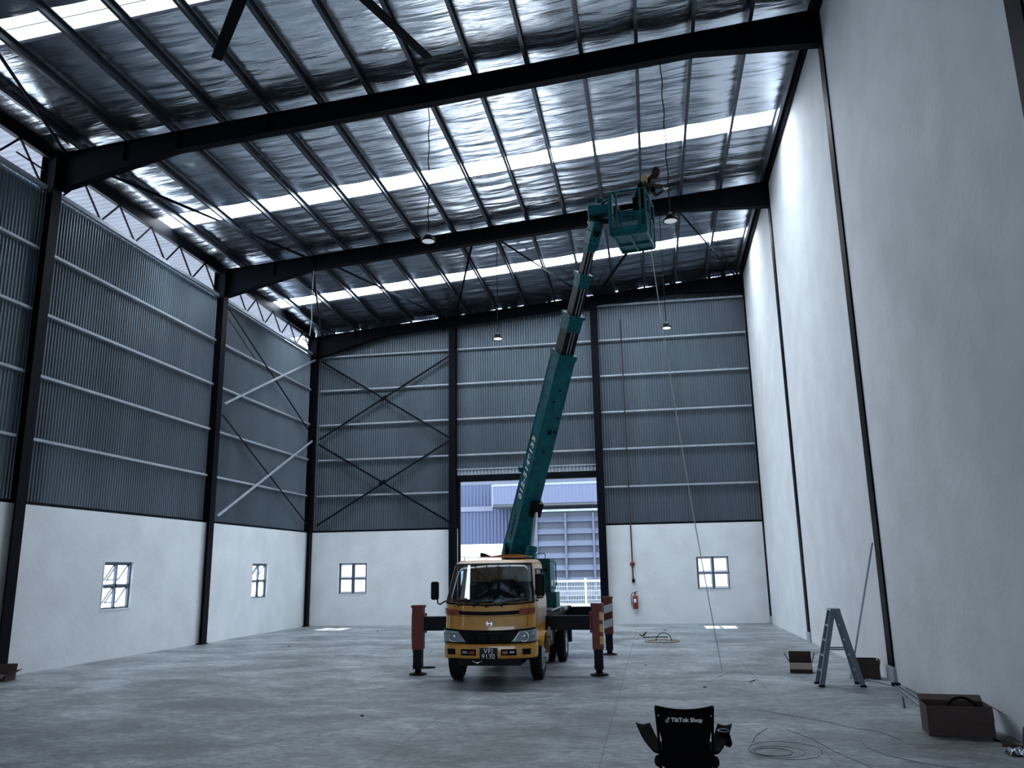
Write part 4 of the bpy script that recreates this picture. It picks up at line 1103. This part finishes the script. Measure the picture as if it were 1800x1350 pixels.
# ------------------------------------------------------------------ folding camp chair
ch = thing('camp_chair', V((.18, 7.2, 0)), 'black folding camp chair with white lettering on its back', 'chair')
cx = .178
def bfab(u, v):      # back fabric
    z = .80 - .45*u; q = 2*v-1
    half = .225 if u < .28 else .225 - .040*math.sin(min(1, (u-.28)/.45)*PI/2) + (0 if u < .75 else (u-.75)*.12)
    zt = z - .035*(1-q*q)*(1-u)**2
    return V((cx + q*half, 6.99 + .16*u + .035*(1-q*q), zt - (.05*(1-q*q)*u**3)))
mb = MB(); mb.grid(bfab, 18, 20); mb.build('backrest', 'fabric', ch, solid=.006)
def sfab(u, v):
    q = 2*v-1; return V((cx + q*(.205+.02*u), 7.13 + .42*u, .355 + .07*u - .06*(1-q*q)*math.sin(PI*(.15+.75*u))))
mb = MB(); mb.grid(sfab, 12, 14); mb.build('seat', 'fabric', ch, solid=.008)
def skirt(u, v):
    q = 2*v-1; return V((cx + q*.215, 7.125 + .02*u, .38 - .02*u - (.085*(1-q*q)+.02)*u*1.1))
mb = MB(); mb.grid(skirt, 5, 16); mb.build('seat_back_edge', 'fabric', ch, solid=.006)
for s in (-1, 1):
    mb = MB(); mb.tube([(cx+s*.222, 6.985, .79), (cx+s*.212, 7.04, .60), (cx+s*.208, 7.13, .38), (cx+s*.212, 7.13, .18), (cx+s*.218, 7.12, .0)], .011, 8); mb.build('back_post', 'steel', ch)
    MB().ellipsoid((cx+s*.225, 7.12, .36), (.03, .03, .045), 12, 8).build('joint_knob', 'black', ch)
    MB().ellipsoid((cx+s*.205, 6.975, .725), (.006, .004, .006), 8, 6).build('rivet', 'white', ch)
    mb = MB(); mb.tube([(cx+s*.20, 7.50, .40), (cx+s*.21, 7.50, .0)], .011, 8); mb.tube([(cx+s*.31, 7.5, .555), (cx+s*.20, 7.46, .38)], .010, 8); mb.build('front_leg', 'steel', ch)
    for y_ in (7.12, 7.5): MB().box(cx+s*.215-.02, cx+s*.215+.02, y_-.02, y_+.02, .0, .02).build('foot', 'black', ch)
    # arm strip
    def afab(u, v, s=s):
        w = .034 + .026*math.sin(min(1, u*1.6)*PI/2)
        x = cx + s*(.225 + .115*u) + (v-.5)*2*w
        return V((x, 7.10 + .40*u, .435 + .145*u - .012*math.sin(PI*u) - (.015*math.sin(PI*v))))
    mb = MB(); mb.grid(afab, 10, 5); ar = mb.build('armrest', 'fabric', ch, solid=.006)
    if s > 0:
        c0 = V((cx+.318, 7.40, .545)); MB().tube(arc(c0, .042, 0, 2*PI, 20, (1, 0, 0), (0, 1, .1))[:-1], .005, 6, closed=True).build('cup_ring', 'pipe', ar)
        mb = MB(); mb.lathe(c0, (.35, .0, -1), [(.042, 0), (.038, .06), (.028, .12), (.0, .14)], 16); mb.build('cup_pocket', 'fabric', ar)
for a, b in (((cx-.21, 7.12, .30), (cx+.21, 7.50, .03)), ((cx+.21, 7.12, .30), (cx-.21, 7.50, .03)), ((cx-.21, 7.12, .30), (cx+.21, 7.13, .03)), ((cx+.21, 7.11, .30), (cx-.21, 7.13, .03))):
    MB().tube([a, b], .009, 8).build('cross_strut', 'steel', ch)
bd = V((0, .12, -.45)).normalized()
tx = text('TikTok Shop', 'back_lettering', 'print', ch, .047, (cx+.015, 7.018, .685), (1, 0, 0), (0, -1, -.30), bold=.0012, extrude=.001)
c0 = V((cx-.135, 7.012, .687))
mb = MB(); mb.tube(arc(c0+V((-.003, 0, -.008)), .010, math.radians(80), math.radians(360), 14, (1, 0, 0), (0, 0, 1)), .0028, 6)
mb.tube([c0+V((.007, 0, -.008)), c0+V((.007, 0, .020))], .003, 6); mb.tube(arc(c0+V((.019, 0, .020)), .012, math.radians(180), math.radians(265), 6, (1, 0, 0), (0, 0, 1)), .0028, 6)
mb.build('note_mark', 'print', ch)

# ------------------------------------------------------------------ cartons
def carton(loc, yaw_, w, d, h, flaps, label, mt='carton', grp=None):
    """flaps: list of (side, angle from vertical, length, material) side in front/back/left/right"""
    t = thing('cardboard_box', V(loc), label, 'box', grp)
    Rm = Matrix.Rotation(yaw_, 3, 'Z'); L0 = V(loc)
    def Wp(p): return L0 + Rm @ V(p)
    T = .006
    mb = MB()
    def bxl(x0, x1, y0, y1, z0, z1):
        n = len(mb.v); mb.box(x0, x1, y0, y1, z0, z1)
        for i in range(n, len(mb.v)): mb.v[i] = Wp(mb.v[i])
    bxl(-w/2, w/2, -d/2, d/2, .001, T)
    bxl(-w/2, w/2, -d/2, -d/2+T, T, h); bxl(-w/2, w/2, d/2-T, d/2, T, h); bxl(-w/2, -w/2+T, -d/2, d/2, T, h); bxl(w/2-T, w/2, -d/2, d/2, T, h)
    mb.build('box_body', mt, t)
    for side, ang, ln, m2 in flaps:
        a = math.radians(ang); 
        ed = {'front': (V((-w/2, -d/2, h)), V((w/2, -d/2, h)), V((0, -1, 0))), 'back': (V((-w/2, d/2, h)), V((w/2, d/2, h)), V((0, 1, 0))),
              'left': (V((-w/2, -d/2, h)), V((-w/2, d/2, h)), V((-1, 0, 0))), 'right': (V((w/2, -d/2, h)), V((w/2, d/2, h)), V((1, 0, 0)))}[side]
        p, q, o_ = ed; dr = V((0, 0, math.cos(a))) + o_*math.sin(a); nn = (q-p).normalized().cross(dr)
        f = [p + o_*.001, q + o_*.001, q + dr*ln + o_*.001, p + dr*ln + o_*.001]
        MB().prism([Wp(x) for x in f], Rm @ (nn*.005)).build('flap', m2, t)
    return t
carton((3.265, 10.46, 0), math.radians(-7), .66, .44, .32, [('front', 172, .15, 'carton'), ('back', 60, .10, 'carton'), ('right', 122, .17, 'carton')], 'long brown carton by the plastered wall, largest of the open boxes')
o = MB().tube(arc((3.36, 10.52, .20), .17, math.radians(8), math.radians(172), 16, (1, -.1, 0), (0, .1, 1)), .016, 8).build('hose_hoop', 'wire'); tag(o, 'dark curved hoop sticking up inside the long brown carton', 'hoop')
carton((2.51, 16.02, 0), math.radians(-8), .38, .30, .175, [('front', 150, .12, 'cartonlit'), ('back', 4, .17, 'carton'), ('left', 28, .17, 'carton'), ('right', 18, .17, 'carton')], 'small open carton with one flap coloured as if lit, standing alone before the ladder')
carton((3.44, 15.22, 0), math.radians(-6), .38, .30, .215, [('front', 2, .09, 'carton'), ('back', 6, .10, 'carton'), ('left', 20, .10, 'carton'), ('right', 10, .10, 'carton')], 'dark square carton behind the stepladder foot')
carton((-12.24, 14.32, 0), math.radians(10), .42, .34, .13, [('front', 118, .13, 'carton'), ('back', 10, .16, 'carton'), ('right', 62, .13, 'carton'), ('left', 30, .15, 'carton')], 'brown carton at the foot of the column by the ribbed side wall')

# ------------------------------------------------------------------ stepladder
ld = thing('stepladder', V((2.83, 14.3, 0)), 'grey aluminium stepladder opened beside the plastered wall', 'ladder')
zt = 1.16
for yy, sp_ in ((14.12, 0), (14.50, 1)):
    yt = 14.19 if not sp_ else 14.43
    MB().obox((2.50, yy, .0), (2.79, yt, zt), (0, 1, 0), .03, .075).build('front_rail', 'alum', ld)
    MB().obox((3.12, yy, .0), (2.86, yt, zt), (0, 1, 0), .03, .075).build('rear_rail', 'alum', ld)
    MB().obox((2.645, yy+.03*(1-2*sp_), .56), (2.985, yy+.03*(1-2*sp_), .56), (0, 1, 0), .008, .022).build('spreader', 'alum', ld)
    for x in (2.50, 3.12): MB().box(x-.045, x+.045, yy-.02, yy+.02, .0, .03).build('rubber_foot', 'black', ld)
for k_ in range(1, 5):
    z = .23*k_; q = z/zt; y0_ = 14.12+.07*q; y1_ = 14.50-.07*q
    MB().box(2.50+.29*q-.035, 2.50+.29*q+.035, y0_, y1_, z-.012, z+.012).build('step', 'alum', ld)
    MB().box(3.12-.26*q-.012, 3.12-.26*q+.012, y0_, y1_, z-.012, z+.012).build('rear_rung', 'pipe', ld)
MB().box(2.75, 2.90, 14.16, 14.46, zt-.01, zt+.02).build('top_cap', 'alum', ld)

# leaning pole, conduits and sticks
o = MB().tube([(3.12, 14.98, .016), (3.70, 14.98, 2.22)], .016, 8).build('leaning_pole', 'pipe'); tag(o, 'thin metal pole leaning on the column behind the stepladder', 'pole')
def rod(a, b, r, lab, mt='pipe', cat='pipe', name='metal_conduit', grp='loose conduits by the plastered wall'):
    o = MB().tube([a, b], r, 8).build(name, mt); return tag(o, lab, cat, grp)
rod((3.36, 15.00, .012), (3.58, 14.30, .012), .010, 'short conduit end lying at the foot of the column')
rod((3.42, 15.02, .012), (3.64, 14.36, .012), .010, 'second short conduit end, nearer the wall at the column foot')
rod((3.62, 14.28, .014), (3.40, 12.30, .014), .012, 'long conduit running toward the near corner of the long carton')
rod((3.66, 14.20, .014), (3.52, 12.10, .014), .012, 'long conduit in the middle of the loose bundle')
rod((3.72, 14.05, .014), (3.68, 12.0, .014), .012, 'long conduit closest to the plastered wall')
o = MB().box(3.58, 3.70, 14.24, 14.33, 0.001, .05).build('pipe_clamp', 'black', bevel=.008); tag(o, 'small black clamp at the joint of the loose conduits', 'clamp')
rod((3.17, 12.15, .012), (3.36, 12.9, .03), .008, 'thin dark stick pointing out beside the long carton', 'wire', 'stick', 'stick', None)
rod((3.50, 10.10, .01), (3.66, 9.72, .01), .010, 'thin dark rod on the floor at the photo edge near foil scraps', 'wire', 'rod', 'thin_rod', None)
rod((1.58, 14.9, .008), (1.45, 14.6, .008), .006, 'short dark offcut of wire near the rope end', 'wire', 'wire', 'wire_offcut', None)

# wires on the floor
def coil(c, rx, ry, turns, r, jit, n=26, ph=0., z=.008):
    pts = []
    for i in range(int(n*turns)+1):
        a = 2*PI*i/n + ph; k_ = 1 + jit*math.sin(i*.37) + jit*.5*math.sin(i*.91+1)
        pts.append(V((c[0]+rx*k_*math.cos(a), c[1]+ry*k_*math.sin(a), z+.004*(i/n))))
    return pts
o = MB().tube(coil((1.23, 9.38), .37, .42, 1.0, .003, .03), .0026, 5).build('wire_loop', 'floorwire'); tag(o, 'widest thin dark wire loop lying in front of the camp chair side', 'wire', 'wire loops on the bare floor')
o = MB().tube(coil((1.15, 9.28), .27, .27, 1.0, .003, .03, z=.012), .0026, 5).build('wire_loop', 'floorwire'); tag(o, 'middle-sized thin wire loop inside the widest one', 'wire', 'wire loops on the bare floor')
o = MB().tube(coil((1.10, 9.22), .19, .19, 2, .003, .04, z=.018), .0026, 5).build('wire_loop', 'floorwire'); tag(o, 'smallest thin wire loop inside the others', 'wire', 'wire loops on the bare floor')
pts = [V((2.27+.20*math.sin(a*1.0)-.30*(a/2.4)**2*0, 0, 0)) for a in (0,)]
pts = [V(p) for p in ((2.22, 10.45, .006), (2.12, 10.0, .006), (2.10, 9.6, .006), (2.20, 9.25, .006), (2.42, 8.95, .006), (2.75, 8.7, .006), (3.05, 8.55, .006))]
o = MB().tube(pts, .005, 6).build('curved_wire', 'greywire'); tag(o, 'pale curved wire on the floor in front of the long carton', 'wire')
pts = [V(p) for p in ((1.25, 11.9, .005), (1.6, 11.5, .005), (1.95, 11.1, .005), (2.15, 10.75, .005), (2.45, 10.45, .005), (2.55, 10.0, .005))]
o = MB().tube(pts, .0028, 5).build('long_wire', 'floorwire'); tag(o, 'long thin dark wire wandering across the bare floor toward the long carton', 'wire')
o = MB().tube(coil((.12, 22.35), .42, .38, 3.3, .003, .13, z=.012), .011, 5).build('cable_coil', mat('tan_cable', (.25, .22, .16), .7)); tag(o, 'loose tan coil of cable on the floor near the end wall', 'cable')
o = MB().tube(arc((.16, 22.45, .01), .20, 0, PI, 12, (1, .2, 0), (0, 0, 1)), .011, 5).build('cable_loop', 'wire'); tag(o, 'dark cable loop standing up out of the tan coil', 'cable')
o = MB().tube([V(p) for p in ((-.50, 24.6, .012), (-.42, 24.0, .012), (-.30, 24.3, .10), (-.38, 23.6, .012), (-.05, 23.7, .012), (.12, 23.5, .03), (.28, 23.6, .012))], .014, 6).build('cable_piece', 'wire'); tag(o, 'short dark cable piece on the floor behind the tan coil', 'cable')
o = MB().tube([V(q_) for q_ in ((1.42, 10.55, .004), (1.62, 10.0, .004), (1.72, 9.4, .004), (1.95, 8.6, .004))], .0028, 5).build('long_wire', 'floorwire'); tag(o, 'thin wire running past the wire loops toward the photo edge', 'wire')
o = MB().tube([V(q_) for q_ in ((1.22, 10.62, .004), (1.05, 10.2, .004), (.96, 9.8, .004))], .0028, 5).build('short_wire', 'floorwire'); tag(o, 'short thin wire just behind the wire loops', 'wire')
# scraps
def scrap(x, y, s, lab, mt='wire'):
    mb = MB(); n = 7
    ps = [V((x+s*random.uniform(.5, 1)*math.cos(2*PI*i/n), y+s*random.uniform(.5, 1)*math.sin(2*PI*i/n), .002)) for i in range(n)]
    c_ = V((x, y, .002+s*.3)); mb.add(ps+[c_], [(i, (i+1) % n, n) for i in range(n)] + [tuple(range(n-1, -1, -1))])
    o = mb.build('floor_scrap', mt); tag(o, lab, 'scrap', 'small scraps on the floor')
scrap(-3.95, 11.1, .06, 'small dark crumpled scrap on the floor in front of the truck')
scrap(-8.85, 26.2, .06, 'tiny dark scrap by the end wall under the crossed braces')
scrap(-9.6, 21.2, .06, 'tiny dark scrap near the cross-braced side bay')
scrap(.25, 26.4, .07, 'tiny dark scrap between tan coil and end wall')
scrap(.70, 14.0, .05, 'tiny dark scrap in front of the rope end')
scrap(-.25, 17.0, .04, 'tiny dark scrap behind the red outrigger leg')
# foil and carton junk at the edge
random.seed(3)
mb = MB()
def crum(u, v):
    return V((3.36 + .34*u, 9.30 + .22*v, .012 + .05*abs(math.sin(u*17+v*9))*abs(math.cos(v*13+u*5)) ))
mb.grid(crum, 16, 10, False); o = mb.build('foil_scrap', 'foilscrap'); tag(o, 'crumpled shiny foil scrap at the edge of the photo', 'foil')
mb = MB(); mb.prism([(3.60, 9.62, .001), (3.73, 9.60, .001), (3.73, 9.72, .24), (3.66, 9.70, .20)], (0, .02, 0)); mb.prism([(3.42, 9.66, .02), (3.62, 9.60, .012), (3.62, 9.70, .012), (3.42, 9.68, .10)], (0, 0, .008))
o = mb.build('torn_carton', 'carton'); tag(o, 'torn dark carton piece against the wall beside the foil scrap', 'carton')
